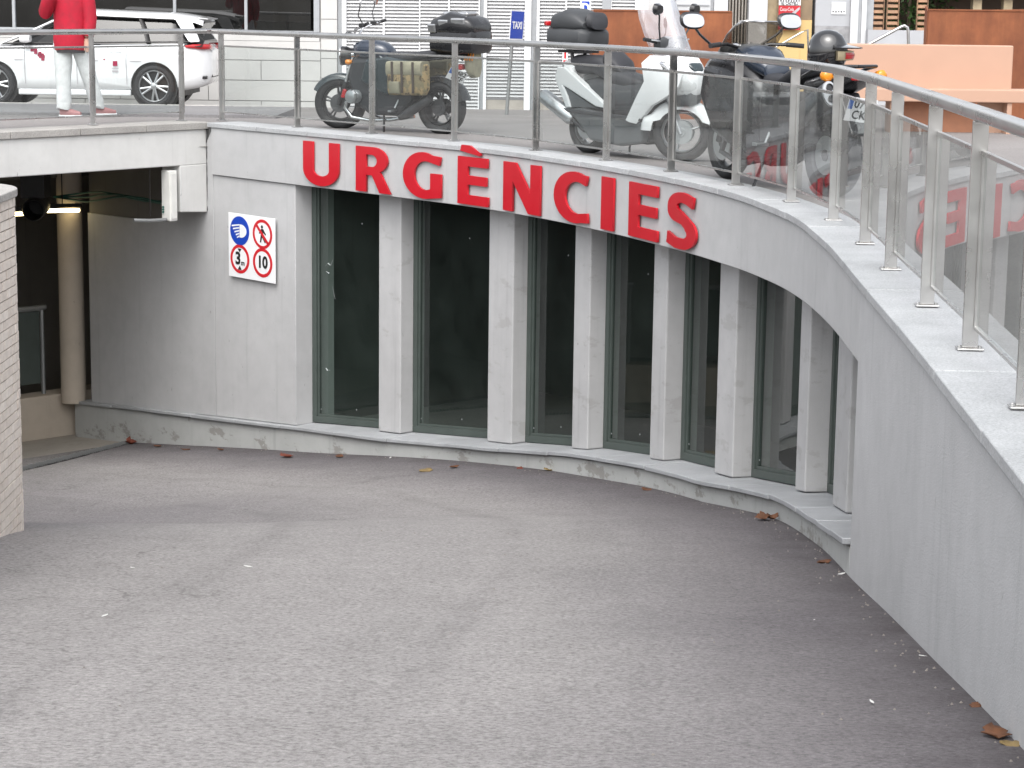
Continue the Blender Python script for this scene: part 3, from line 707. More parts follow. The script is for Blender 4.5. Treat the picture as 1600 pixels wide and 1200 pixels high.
fan = thing('jet_fan', 'black round jet fan hanging from the tunnel ceiling', 'fan', tuple(tp(-1.6, 1.35, -1.3)))
fc = tp(-2.0, 1.27, -1.14)
mb = MB(); mb.lathe([(0.13, -.4), (0.145, -.36), (0.145, .36), (0.13, .4), (.12, .36), (.12, -.3)], fc, Vector((0.12, -1, 0)), 24); mb.build('housing', 'black_metal', fan, smooth=40)
mb = MB(); mb.box((fc.x, fc.y, -0.66), (0.30, 0.40, 0.70)); mb.build('hanger', 'black_metal', fan)
# drain channel across the ramp
dr = thing('drain_channel', 'dark slotted drain across the foot of the ramp', 'drain')
da, db = Vector((-5.06, 28.5, 0)), Vector((-6.6, 24.0, 0)); dd = (db - da).normalized(); dn = Vector((-dd.y, dd.x, 0))
def gz(p):
    # project to wall
    best = min(((W2(s) - Vector((p.x, p.y))).length, s) for s in frange(-6, 6, 0.1)); return foot(best[1])
n = 40
mb = MB(); rings = []
for k in range(n + 1):
    p = da.lerp(db, k / n); zz = gz(p) + 0.010
    rings.append([p + dn * .09 + Vector((0, 0, zz)), p - dn * .09 + Vector((0, 0, zz)), p - dn * .09 + Vector((0, 0, zz - .08)), p + dn * .09 + Vector((0, 0, zz - .08))])
mb.loft(rings); mb.build('channel', 'black_metal', dr)
bars = MB().box((0, 0, 0), (0.016, 0.15, 0.012)).mesh('grate_bar'); bars.materials.append(MATS['grey_metal'])
for k in range(96):
    p = da.lerp(db, (k + .5) / 96); o = link('grate_bar', bars, dr); o.location = (p.x, p.y, gz(p) + 0.018); o.rotation_euler = (0, 0, math.atan2(dd.y, dd.x))

# ------------------------------------------------------------------ brick wall on the left
bw = thing('brick_wall', 'pale brick wall with a granite coping at the left edge of the ramp', 'wall', (-3.6, 13.5, -2.1))
BX = -3.36; YE = 14.55; RC = 0.55
def bpath(u):   # right face going away from the camera, then a rounded end; returns pos, tangent angle
    L0 = 4.0     # straight part length, ends at YE
    if u <= L0: return Vector((BX, YE - L0 + u, 0)), math.pi / 2
    a = (u - L0) / RC
    if a <= math.pi / 2: return Vector((BX - RC + RC * math.cos(a), YE + RC * math.sin(a), 0)), math.pi / 2 + a
    e = u - L0 - RC * math.pi / 2
    return Vector((BX - RC - e, YE + RC, 0)), math.pi
# core
ring = [bpath(u)[0] + Vector((0, 0, 0)) for u in frange(0, 4 + RC * math.pi / 2, 0.08)]
def inset(u, d): p, a = bpath(u); return p + Vector((-math.sin(a), math.cos(a), 0)) * d
core = [inset(u, 0.012) for u in frange(0, 4 + RC * math.pi / 2, 0.1)] + [Vector((-4.6, YE + RC - .012, 0)), Vector((-4.6, YE - 12, 0)), Vector((BX - .012, YE - 12, 0))]
zt = 0.235
mb = MB(); mb.loft([[Vector((p.x, p.y, -3.2)) for p in core], [Vector((p.x, p.y, zt)) for p in core]]); mb.build('mortar_core', 'mortar', bw)
ch = 0.0655; bl = 0.235; jm = 0.009
bmesh_full = MB().box((0, 0, 0), (bl - jm, 0.05, ch - jm)).mesh('brick'); bmesh_full.materials.append(MATS['brick_white'])
bmesh_half = MB().box((0, 0, 0), (0.10 - jm, 0.05, ch - jm)).mesh('brick_half'); bmesh_half.materials.append(MATS['brick_white'])
row = 0; zz = zt - ch / 2; cnt = 0
while zz > -2.35:
    u = 2.95 + (0.5 * bl if row % 2 else 0)
    while u < 4.0 + RC * 0.9:
        straight = u + bl < 4.0
        ln = bl if straight else 0.10
        p, a = bpath(u + ln / 2)
        o = link('brick', bmesh_full if straight else bmesh_half, bw)
        inw = Vector((-math.sin(a), math.cos(a), 0))
        o.location = p + inw * (0.025 + random.uniform(-.0025, .002)) + Vector((0, 0, zz)); o.rotation_euler = (0, random.uniform(-.006, .006), a + random.uniform(-.012, .012))
        u += ln; cnt += 1
    zz -= ch; row += 1
# coping
def cop(u, d): return inset(u, d)
outl = [inset(u, -0.012) for u in frange(0, 4 + RC * math.pi / 2, 0.1)]
for (u0, u1) in ((2.4, 3.5), (3.5, 4.0 + RC * math.pi / 2)):
    o_ = [inset(u, -0.02) for u in frange(u0 + .003, u1 - .003, 0.08)]; i_ = [Vector((-4.6, o_[-1].y, 0)), Vector((-4.6, o_[0].y, 0))]
    mb = MB(); rg = o_ + i_
    mb.loft([[Vector((p.x, p.y, zt + .001)) for p in rg], [Vector((p.x, p.y, zt + 0.055)) for p in rg]]); mb.build('coping_stone', 'old_coping', bw, bevel=0.008)
mb = MB(); rg = [Vector((BX + .02, YE - 1.605, 0)), Vector((-4.6, YE - 1.605, 0)), Vector((-4.6, YE - 12, 0)), Vector((BX + .02, YE - 12, 0))]
mb.loft([[Vector((p.x, p.y, zt + .001)) for p in rg], [Vector((p.x, p.y, zt + .055)) for p in rg]]); mb.build('coping_stone', 'old_coping', bw, bevel=0.008)
# inner retaining wall of the bend, behind the brick wall
iw = MB(); pl = [Vector((-4.62, 15.02)), Vector((-5.5, 17.2)), Vector((-6.9, 19.6)), Vector((-8.45, 21.6)), Vector((-8.9, 21.9))]
for a_, b_ in zip(pl, pl[1:]):
    d_ = (b_ - a_).normalized(); n_ = Vector((-d_.y, d_.x)) * .25
    iw.hexa([(a_.x, a_.y, -4.6), (b_.x, b_.y, -4.6), (b_.x + n_.x, b_.y + n_.y, -4.6), (a_.x + n_.x, a_.y + n_.y, -4.6)], [(a_.x, a_.y, 0), (b_.x, b_.y, 0), (b_.x + n_.x, b_.y + n_.y, 0), (a_.x + n_.x, a_.y + n_.y, 0)])
struct(iw.build('inner_ramp_wall', 'beam_paint'))
# ground left of the brick wall
mb = MB(); mb.add([(-4.55, -12, -.03), (-60, -12, -.03), (-60, 20, -.03), (-9.2, 22, -.03), (-8.5, 21.65, -.03), (-6.95, 19.65, -.03), (-5.55, 17.25, -.03), (-4.60, 15.0, -.03)], [(0, 1, 2, 3, 4, 5, 6, 7)]); struct(mb.build('pavement', 'pavement_grey'))

# ------------------------------------------------------------------ stainless steel railing
def rail_off(s): return -interp(s, [-1, 4, 6.5, 12, 30], [0.36, 0.36, 0.27, 0.225, 0.215])
def railing(name, label, posts, P, ext=0.12):
    """posts: list of parameters; P(s, d, z) world point with d behind(-)/before(+) the post line"""
    t = thing(name, label, 'railing', tuple(P(posts[len(posts) // 2], 0, 0)))
    for i, s in enumerate(posts):
        e = 0.05; a = P(s - e, 0, 0); b_ = P(s + e, 0, 0); ux = (b_ - a).normalized(); nn = Vector((ux.y, -ux.x, 0)); c = P(s, 0, 0)
        rot = Matrix((ux, nn, Vector((0, 0, 1)))).transposed()
        mb = MB(); mb.box(c + Vector((0, 0, 0.545)), (0.020, 0.074, 1.06), rot)
        po = mb.build('post', 'stainless', t, bevel=0.002)
        mb = MB(); mb.box(c + Vector((0, 0, 0.008)), (0.085, 0.125, 0.010), rot); mb.build('base_plate', 'stainless', po, bevel=0.004)
        for q in (-1, 1):
            mb = MB(); mb.lathe([(0.011, 0.013), (0.011, 0.020), (0.006, 0.024)], c + nn * 0.048 * q, (0, 0, 1), 8); mb.build('bolt', 'stainless', po)
        mb = MB(); mb.box(c + Vector((0, 0, 0.515)) - nn * 0.022, (0.052, 0.024, 0.82), rot); mb.build('glass_clamp', 'stainless', po, bevel=0.003)
        mb = MB(); mb.box(c + Vector((0, 0, 1.068)), (0.035, 0.07, 0.012), rot); mb.build('saddle', 'stainless', po, bevel=0.003)
    ends = [posts[0] - ext] + list(posts) + [posts[-1] + 0.12]
    # handrail: flattened tube, straight from post to post
    mb = MB(); pts = [P(s, 0, 1.105) for s in ends]
    rings = []
    for i, p in enumerate(pts):
        a = pts[max(0, i - 1)]; b_ = pts[min(len(pts) - 1, i + 1)]; tdir = (b_ - a).normalized(); x = Vector((tdir.y, -tdir.x, 0))
        rings.append([p + x * (math.copysign(abs(math.cos(q)) ** .6, math.cos(q)) * .040) + Vector((0, 0, math.copysign(abs(math.sin(q)) ** .6, math.sin(q)) * .033)) for q in [2 * math.pi * k / 20 for k in range(20)]])
    mb.loft(rings); mb.build('handrail', 'stainless', t, smooth=30)
    for s0, s1 in zip(posts, posts[1:]):
        A, B = P(s0, -0.022, 0), P(s1, -0.022, 0); ux = (B - A).normalized(); A = A + ux * 0.027; B = B - ux * 0.027; nn = Vector((ux.y, -ux.x, 0))
        mb = MB(); mb.hexa([A + nn * .012 + Vector((0, 0, .915)), B + nn * .012 + Vector((0, 0, .915)), B - nn * .012 + Vector((0, 0, .915)), A - nn * .012 + Vector((0, 0, .915))],
                           [A + nn * .012 + Vector((0, 0, .937)), B + nn * .012 + Vector((0, 0, .937)), B - nn * .012 + Vector((0, 0, .937)), A - nn * .012 + Vector((0, 0, .937))]); mb.build('top_channel', 'stainless', t, bevel=0.002)
        mb = MB(); mb.hexa([A + nn * .010 + Vector((0, 0, .10)), B + nn * .010 + Vector((0, 0, .10)), B - nn * .010 + Vector((0, 0, .10)), A - nn * .010 + Vector((0, 0, .10))],
                           [A + nn * .010 + Vector((0, 0, .116)), B + nn * .010 + Vector((0, 0, .116)), B - nn * .010 + Vector((0, 0, .116)), A - nn * .010 + Vector((0, 0, .116))]); mb.build('bottom_channel', 'stainless', t, bevel=0.002)
        mb = MB(); mb.add([A + Vector((0, 0, .11)), B + Vector((0, 0, .11)), B + Vector((0, 0, .92)), A + Vector((0, 0, .92))], [(0, 1, 2, 3)]); mb.build('glass_panel', 'rail_glass', t)
    return t
POSTS = [-0.22, 1.35, 2.77, 4.24, 5.72, 7.15, 8.50, 9.95, 11.42, 12.86, 14.38, 15.75, 17.32, 18.77, 20.24, 21.7, 23.15]
railing('steel_railing', 'long curved stainless steel railing with glass panels above the red letters', POSTS, lambda s, d, z: W(s, rail_off(s) + d, z), 0.30)
railing('steel_railing', 'short straight stainless steel railing with glass panels on the white beam', [0.0, 1.40, 2.85, 4.30, 5.75], lambda s, d, z: BP(s, -0.34 + d, z), 0.40)
# ================================================================== things on the plaza
plain('rubber', (0.022, 0.022, 0.024), 0.75, var=0.15, bumpy=0.2)
plain('bike_black', (0.014, 0.014, 0.016), 0.28, coat=0.3, var=0.1)
plain('bike_teal', (0.016, 0.030, 0.036), 0.22, coat=0.8)
plain('bike_grey', (0.028, 0.031, 0.036), 0.4, var=0.1)
plain('tank_blue', (0.022, 0.032, 0.052), 0.22, coat=0.7)
plain('chrome', (0.75, 0.75, 0.76), 0.12, 1.0, var=0.04)
plain('alu', (0.55, 0.56, 0.57), 0.35, 0.9, var=0.08)
plain('steel_dark', (0.10, 0.10, 0.105), 0.4, 0.7, var=0.1)
plain('seat_vinyl', (0.030, 0.031, 0.036), 0.55, var=0.1, bumpy=0.15)
plain('canvas_tan', (0.34, 0.25, 0.13), 0.9, var=0.2, bumpy=0.5)
plain('canvas_olive', (0.30, 0.28, 0.20), 0.9, var=0.2, bumpy=0.5)
plain('strap_brown', (0.06, 0.045, 0.035), 0.7)
plain('scooter_white', (0.74, 0.75, 0.755), 0.22, coat=0.7, var=0.02)
plain('plastic_dark', (0.045, 0.048, 0.052), 0.55, var=0.08)
plain('plastic_grey', (0.10, 0.107, 0.112), 0.5, var=0.08)
plain('red_lens', (0.45, 0.01, 0.015), 0.15, coat=0.6)
plain('orange_lens', (0.75, 0.25, 0.01), 0.2, coat=0.6)
plain('plate_blue', (0.02, 0.12, 0.45), 0.4)
plain('car_white', (0.80, 0.81, 0.82), 0.2, coat=1.0, var=0.015, scale=1.5)
plain('decal_red', (0.36, 0.01, 0.06), 0.4)
plain('decal_dark', (0.16, 0.16, 0.17), 0.6)
plain('decal_grey', (0.45, 0.42, 0.44), 0.4)
plain('cloth_red', (0.40, 0.006, 0.026), 0.8, var=0.12, scale=14, bumpy=0.4)
plain('cloth_white', (0.74, 0.75, 0.75), 0.85, var=0.10, scale=12, bumpy=0.4)
plain('cloth_dark', (0.05, 0.045, 0.05), 0.85)
plain('skin', (0.50, 0.30, 0.22), 0.5, var=0.05)
plain('hair_dark', (0.03, 0.02, 0.015), 0.6)
plain('shoe_pink', (0.40, 0.19, 0.19), 0.7, var=0.1)
plain('gold', (0.50, 0.42, 0.28), 0.35, 0.7)
plain('helmet_black', (0.010, 0.010, 0.012), 0.1, coat=1.0)

def camo():
    m, t, b = nmat('camouflage'); p = opos(t)
    a = noise(t, p, 9, 4, .6); c2 = noise(t, mapping(t, p, (1, 1, 1), (5, 3, 1)), 13, 4, .6)
    c = mix(t, ramp(t, a, [(0.47, 0.0), (0.52, 1.0)]), (0.34, 0.25, 0.13, 1), (0.20, 0.17, 0.10, 1))
    c = mix(t, ramp(t, c2, [(0.57, 0.0), (0.61, 1.0)]), c, (0.075, 0.055, 0.035, 1))
    t.links.new(c, b.inputs['Base Color']); b.inputs['Roughness'].default_value = .9; bump(t, b, noise(t, p, 40, 4), .5, .006)
camo()
def PZ(x, y): return plaza_z(x, y)
def superring(x, y0, zc, hw, hh, e=2.5, n=20, sh=0.0):
    r_ = []
    for k in range(n):
        a = 2 * math.pi * k / n; c, s_ = math.cos(a), math.sin(a)
        yy = math.copysign(abs(c) ** (2 / e), c) * hw; zz = math.copysign(abs(s_) ** (2 / e), s_) * hh
        r_.append(Vector((x + sh * zz, y0 + yy, zc + zz)))
    return r_
def blob(st, n=20, mi=0, mb=None):
    mb = mb or MB()
    return mb.loft([superring(*(list(q) + [2.5] * (6 - len(q)))[:6], n=n, sh=(q[6] if len(q) > 6 else 0)) for q in st], True, mi)
def sidepanel(mb, outline, y0, y1, mi=0):
    """outline in (x, z); extruded from y0 to y1"""
    return mb.prism(outline, lambda u, v, d: Vector((u, d, v)), y0, y1, mi)
def wheel(root, x, Rw, w_, rimR, rim_mat, spokes=5, z=None, twin=True, disc=0.15, dy=0.07, steer=0.0, disc_mat='alu'):
    z = Rw if z is None else z
    c = Vector((x, 0, z)); ax = Vector((math.sin(-steer), math.cos(steer), 0)); fx = Vector((ax.y, -ax.x, 0))
    mb = MB(); mb.torus(c, ax, rimR, (0.016, w_ * 0.36), 36, 8)
    mb.lathe([(0.02, -.08), (0.045, -.08), (.05, -.03), (.05, .03), (.045, .08), (.02, .08)], c, ax, 16)
    for k in range(spokes):
        a = 2 * math.pi * k / spokes + .3
        for da in ((-.13, .13) if twin else (0,)):
            d0 = fx * math.cos(a + da * .3) + Vector((0, 0, 1)) * math.sin(a + da * .3); d1 = fx * math.cos(a + da) + Vector((0, 0, 1)) * math.sin(a + da)
            mb.tube([c + d0 * .03, c + d1 * (rimR - .005)], [.016, .012], 6)
    wo_ = mb.build('wheel', rim_mat, root, smooth=40)
    mb = MB(); th = (Rw - rimR) / 2
    mb.torus(c, ax, rimR + th, (th, w_ / 2), 44, 12); mb.build('tyre', 'rubber', wo_, smooth=60)
    if disc:
        for s_ in (-1, 1):
            mb = MB(); mb.lathe([(disc * .6, -.003), (disc, -.003), (disc, .003), (disc * .6, .003)], c + ax * dy * s_, ax, 28); mb.build('brake_disc', disc_mat, wo_, smooth=30)
    return wo_
def turn(root, names, pivot, ang):
    """swing the steered parts about the steering head"""
    M_ = Matrix.Translation(pivot) @ Matrix.Rotation(ang, 4, 'Z') @ Matrix.Translation(-Vector(pivot))
    def rec(o):
        o.data.transform(M_)
        for c_ in o.children: rec(c_)
    for o in root.children:
        if o.name.split('.')[0] in names: rec(o)
def plate(root, c, u, v, lines, name='number_plate', wd=0.22, ht=0.16):
    """c centre, u right, v up unit vectors (as read)"""
    u, v = Vector(u).normalized(), Vector(v).normalized(); nn = u.cross(v)
    fr = lambda a, b_, d: Vector(c) + u * a + v * b_ + nn * d
    mb = MB(); mb.prism([(-wd / 2, -ht / 2), (wd / 2, -ht / 2), (wd / 2, ht / 2), (-wd / 2, ht / 2)], fr, -.003, .0); p = mb.build(name, 'paint_white', root)
    mb = MB(); mb.prism([(-wd / 2 + .004, -ht * .0), (-wd / 2 + .042, -ht * .0), (-wd / 2 + .042, ht * .46), (-wd / 2 + .004, ht * .46)], fr, .0005, .0015); mb.build('country_band', 'plate_blue', p)
    for tx, (a, b_) in zip(lines, ((.02, ht * .23), (.015, -ht * .23))):
        me = text_mesh(tx, ht * .50, lambda q, r_, d: fr(q + a, r_ + b_, .0006 + d), .001, .002); put('plate_text', me, 'sign_black', p)
    return p

# ------------------------------------------------------------------ roadster motorcycle
def roadster():
    f, r = Vector((-2.10, 26.62)), Vector((-0.86, 25.80))
    hd = (f - r).normalized(); c = (f + r) / 2; L = (f - r).length
    t = thing('motorcycle', 'dark roadster motorcycle with tan canvas saddlebag and black top box', 'motorcycle', (c.x, c.y, PZ(c.x, c.y) - 0.01), local=True, rotz=math.atan2(hd.y, hd.x))
    t.rotation_euler = (R(-2), 0, t.rotation_euler[2])
    fx, rx = L / 2, -L / 2
    wheel(t, fx, 0.32, 0.15, 0.20, 'steel_dark', 5, disc=.11, disc_mat='steel_dark').name = 'front_wheel'; wheel(t, rx, 0.32, 0.20, 0.20, 'steel_dark', 5, disc=.10, disc_mat='steel_dark')
    # fork
    for s_ in (-1, 1):
        mb = MB(); mb.tube([(fx - .0, s_ * .095, .30), (fx - .10, s_ * .095, .58)], .032, 10); lo = mb.build('fork_leg', 'bike_black', t, smooth=40)
        mb = MB(); mb.tube([(fx - .10, s_ * .095, .58), (fx - .235, s_ * .095, 1.0)], .023, 10); mb.build('fork_tube', 'chrome', lo, smooth=40)
        mb = MB(); mb.box((fx - .075, s_ * .11, .44), (.05, .05, .11), Matrix.Rotation(R(-18), 3, 'Y')); mb.build('brake_caliper', 'red_lens' if s_ == 1 else 'bike_black', lo, bevel=.012)
    mb = MB(); mb.box((fx - .20, 0, .90), (.06, .26, .05)); mb.box((fx - .235, 0, 1.02), (.07, .26, .045)); mb.build('triple_clamp', 'chrome', t, bevel=.012)
    # front mudguard
    mb = MB(); rings = []
    for a in frange(28, 150, 10):
        ca, sa = math.cos(R(a)), math.sin(R(a)); rr = .345
        rings.append([Vector((fx + ca * rr, yy, .315 + sa * (rr + dz))) + Vector((ca * dz, 0, 0)) for yy, dz in ((-.085, -.05), (-.075, 0.0), (-.03, .02), (.03, .02), (.075, 0.0), (.085, -.05))])
    mb.loft(rings, False, closed=False); mb.build('front_mudguard', 'bike_teal', t, smooth=60)
    # headlamp
    hc = Vector((fx - .06, 0, .885))
    mb = MB(); mb.lathe([(.02, -.15), (.08, -.12), (.112, -.03), (.116, .03), (.10, .04)], hc, (1, 0, 0), 28); hl = mb.build('headlamp', 'bike_black', t, smooth=50)
    mb = MB(); mb.torus(hc + Vector((.03, 0, 0)), (1, 0, 0), .110, .012, 28, 8); mb.build('headlamp_rim', 'chrome', hl, smooth=60)
    mb = MB(); mb.lathe([(.105, .028), (.09, .045), (.05, .06), (.0, .066)], hc, (1, 0, 0), 24); mb.build('headlamp_lens', 'lamp_glass', hl, smooth=60)
    for s_ in (-1, 1):
        mb = MB(); mb.lathe([(.01, -.04), (.03, -.02), (.034, .02), (.02, .04)], (fx - .16, s_ * .19, .82), (1, 0, 0), 14); mb.tube([(fx - .18, s_ * .09, .84), (fx - .17, s_ * .18, .82)], .009, 6); mb.build('indicator', 'orange_lens', t, smooth=40)
    # handlebar
    for s_ in (-1, 1):
        mb = MB(); mb.tube([(fx - .20, 0, 1.10), (fx - .21, s_ * .09, 1.10), (fx - .25, s_ * .20, 1.20), (fx - .36, s_ * .30, 1.25), (fx - .42, s_ * .37, 1.27)], .014, 8); hb = mb.build('handlebar', 'chrome', t, smooth=50)
        mb = MB(); mb.tube([(fx - .40, s_ * .35, 1.265), (fx - .47, s_ * .47, 1.29)], .019, 10); mb.build('grip', 'rubber', hb, smooth=40)
        mb = MB(); mb.box((fx - .36, s_ * .30, 1.26), (.07, .06, .05)); mb.tube([(fx - .33, s_ * .31, 1.25), (fx - .36, s_ * .42, 1.25)], .008, 6); mb.build('brake_lever', 'bike_black', hb, bevel=.004)
        mb = MB(); mb.tube([(fx - .37, s_ * .31, 1.28), (fx - .33, s_ * .36, 1.38), (fx - .36, s_ * .38, 1.48)], .007, 6); ms = mb.build('mirror_stalk', 'bike_black', hb, smooth=40)
        mb = MB(); mb.lathe([(.02, -.012), (.055, -.008), (.06, .006), (.05, .008)], (fx - .37, s_ * .40, 1.53), (1, s_ * .15, .1), 20); mb.build('mirror', 'chrome', ms, smooth=50)
    for s_ in (-1, 1):
        mb = MB(); mb.lathe([(.03, -.04), (.052, -.03), (.055, .01), (.045, .02)], (fx - .14, s_ * .06, 1.13), (-.5, 0, .9), 18); mb.build('gauge', 'bike_grey', t, smooth=40)
    # tank, seat, side covers
    blob([(fx - .22, 0, .93, .05, .05), (fx - .28, 0, .955, .12, .10), (fx - .40, 0, .965, .165, .13), (fx - .56, 0, .965, .17, .125), (fx - .70, 0, .945, .13, .10), (fx - .78, 0, .92, .08, .06)], 24).build('fuel_tank', 'tank_blue', t, smooth=60)
    blob([(fx - .74, 0, .90, .07, .05), (fx - .84, 0, .895, .14, .06), (fx - 1.02, 0, .885, .155, .06), (fx - 1.22, 0, .91, .14, .06), (fx - 1.46, 0, .945, .11, .05), (fx - 1.56, 0, .96, .06, .025)], 20).build('seat', 'seat_vinyl', t, smooth=60)
    mb = MB()
    sidepanel(mb, [(fx - .27, .86), (fx - .20, .62), (fx - .34, .30), (fx - .52, .20), (fx - .98, .20), (fx - 1.16, .40), (fx - 1.12, .86), (fx - .75, .90)], -.16, .16); mb.build('engine_block', 'bike_grey', t, bevel=.05)
    mb = MB(); sidepanel(mb, [(fx - .50, .86), (fx - .42, .60), (fx - .80, .44), (fx - 1.04, .52), (fx - 1.14, .86), (fx - .80, .90)], -.19, .19); mb.build('side_cover', 'bike_teal', t, bevel=.03)
    for s_ in (-1, 1):
        mb = MB(); mb.lathe([(.05, .12), (.07, .14)] + [(q, .15 + .014 * k) for k in range(6) for q in (.082, .066)] + [(.080, .245), (.086, .27), (.075, .295), (.045, .305)], (fx - .36, 0, .41), (.06, s_, .04), 10); mb.build('cylinder_head', 'alu', t, smooth=30)
        mb = MB(); mb.tube([(fx - .24, s_ * .22, .36), (fx - .22, s_ * .23, .28), (fx - .30, s_ * .20, .17), (fx - .52, s_ * .14, .135), (fx - .80, s_ * .12, .15), (fx - .98, s_ * .14, .18)], .021, 10); mb.build('exhaust_pipe', 'chrome', t, smooth=60)
        mb = MB(); mb.tube([(fx - .98, s_ * .12, .46), (fx - .94, s_ * .2, .30)], .012, 6); mb.box((fx - .93, s_ * .24, .27), (.05, .11, .022)); mb.build('foot_peg', 'alu', t, bevel=.004)
        mb = MB(); sidepanel(mb, [(fx - .76, .88), (fx - .72, .90), (fx - .90, .70), (fx - .95, .66), (fx - .90, .65), (fx - .86, .70)], s_ * .165, s_ * .18); mb.build('frame_plate', 'alu', t, bevel=.004)
    mb = MB(); mb.tube([(fx - .98, .16, .19), (fx - 1.10, .17, .24), (fx - 1.38, .18, .40), (fx - 1.44, .18, .44)], [.03, .055, .06, .045], 14); mb.build('muffler', 'steel_dark', t, smooth=40)
    mb = MB(); mb.tube([(fx - .92, -.14, .34), (rx, -.14, .315)], [.05, .06], 10); mb.build('drive_shaft', 'steel_dark', t, smooth=40)
    for s_ in (-1, 1):
        mb = MB(); mb.tube([(fx - 1.05, s_ * .09, .82), (fx - 1.30, s_ * .08, .87), (fx - 1.62, s_ * .07, .90)], .014, 8); mb.build('subframe_tube', 'bike_black', t, smooth=40)
        mb = MB(); mb.tube([(fx - 1.02, s_ * .11, .72), (rx + .06, s_ * .12, .36)], .025, 10); mb.build('shock_absorber', 'steel_dark', t, smooth=40)
    mb = MB(); mb.tube([(fx - .72, .12, .20), (fx - .82, .26, .02)], .014, 8); mb.box((fx - .83, .27, .012), (.06, .05, .012)); mb.build('side_stand', 'bike_black', t, smooth=40)
    # rear mudguard, lamp, plate
    mb = MB(); rings = []
    for a in frange(60, 165, 10):
        ca, sa = math.cos(R(a)), math.sin(R(a)); rr = .37
        rings.append([Vector((rx + ca * (rr + dz), yy, .315 + sa * (rr + dz))) for yy, dz in ((-.10, -.05), (-.09, 0), (0, .02), (.09, 0), (.10, -.05))])
    mb.loft(rings, False, closed=False); mb.build('rear_mudguard', 'bike_black', t, smooth=60)
    mb = MB(); mb.box((rx - .30, 0, .80), (.07, .12, .07)); mb.build('tail_lamp', 'red_lens', t, bevel=.02)
    plate(t, (rx - .26, .06, .70), Vector((-.80, .62, -.42)) * -1 if False else Vector((-.62, -.70, -.38)), Vector((-.62, .10, .80)), ('2482', 'KZF'))
    # saddlebag (parts of the bike, strapped on)
    for s_ in (1, -1):
        y0 = s_ * .19
        bag = MB(); blob([(fx - .92, y0 + s_ * .06, .66, .05, .15, 4), (fx - .95, y0 + s_ * .07, .65, .09, .19, 4), (fx - 1.42, y0 + s_ * .07, .66, .09, .19, 4), (fx - 1.46, y0 + s_ * .06, .67, .05, .15, 4)], 20, mb=bag); sb = bag.build('saddlebag', 'camouflage', t, smooth=40)
        mb = MB(); blob([(fx - .93, y0 + s_ * .075, .77, .09, .09, 4), (fx - 1.44, y0 + s_ * .075, .78, .095, .09, 4)], 16, mb=mb); mb.build('bag_flap', 'canvas_olive', sb, smooth=40)
        for xx in (fx - 1.03, fx - 1.17, fx - 1.33):
            mb = MB(); mb.box((xx, y0 + s_ * .172, .68), (.028, .010, .36)); mb.build('bag_strap', 'strap_brown', sb)
        mb = MB(); blob([(fx - 1.00, y0 + s_ * .165, .56, .03, .07, 4), (fx - 1.14, y0 + s_ * .165, .56, .03, .07, 4)], 12, mb=mb); mb.build('bag_pocket', 'canvas_olive', sb, smooth=40)
    # top box
    tb = MB(); tilt = Matrix.Rotation(R(9), 4, 'Y'); 
    blob([(rx - .60, 0, 1.10, .16, .10, 5), (rx - .57, 0, 1.10, .22, .14, 5), (rx - .25, 0, 1.10, .24, .15, 5), (rx + .01, 0, 1.10, .22, .13, 5), (rx + .04, 0, 1.10, .15, .09, 5)], 24, mb=tb)
    top = tb.build('top_box', 'bike_black', t, smooth=45)
    mb = MB(); blob([(rx - .59, 0, 1.25, .18, .05, 4), (rx - .52, 0, 1.27, .235, .10, 4), (rx - .25, 0, 1.30, .25, .15, 3.2), (rx - .02, 0, 1.27, .23, .10, 3.2), (rx + .05, 0, 1.25, .17, .05, 3.2)], 24, mb=mb); mb.build('box_lid', 'bike_black', top, smooth=45)
    for x0, x1, z0, z1 in ((rx + .02, rx - .09, 1.20, 1.30), (rx - .13, rx - .27, 1.27, 1.35), (rx - .31, rx - .50, 1.30, 1.37)):
        mb = MB(); mb.box(((x0 + x1) / 2, .232, (z0 + z1) / 2), (abs(x1 - x0), .03, z1 - z0), Matrix.Rotation(R(-14), 3, 'X')); mb.build('silver_trim', 'alu', top, bevel=.012)
    mb = MB(); mb.box((rx - .27, 0, 1.41), (.36, .20, .05)); mb.build('silver_trim', 'alu', top, bevel=.02)
    mb = MB(); mb.torus((rx - .22, 0, 1.195), (0, 0, 1), .3, (.012, .012), 4, 6)
    mb = MB(); mb.box((rx - .22, 0, .945), (.46, .28, .02)); mb.build('luggage_rack', 'bike_black', t, bevel=.006)
    for xx in (rx - .05, rx - .35):
        mb = MB(); mb.tube([(xx, 0, .94), (xx + .06, 0, .88)], .02, 6); mb.build('rack_strut', 'bike_black', t)
    turn(t, {'front_wheel', 'fork_leg', 'triple_clamp', 'front_mudguard', 'headlamp', 'indicator', 'handlebar', 'gauge'}, (fx - .12, 0, 0), .42)
    # rolled cloth hanging behind
    mb = MB(); blob([(rx - .52, -.02, .86, .05, .10, 2.5), (rx - .50, -.02, .84, .09, .16, 2.5), (rx - .42, -.02, .84, .10, .17, 2.5), (rx - .36, -.02, .86, .06, .12, 2.5)], 16, mb=mb); cr = mb.build('cloth_roll', 'canvas_olive', t, smooth=50)
    for k in range(4):
        mb = MB(); mb.tube([(rx - .525 + .035 * k, .085, .99), (rx - .50 + .035 * k, .095, .88)], .008, 6); mb.build('bungee_cord', 'orange_lens', cr)
roadster()

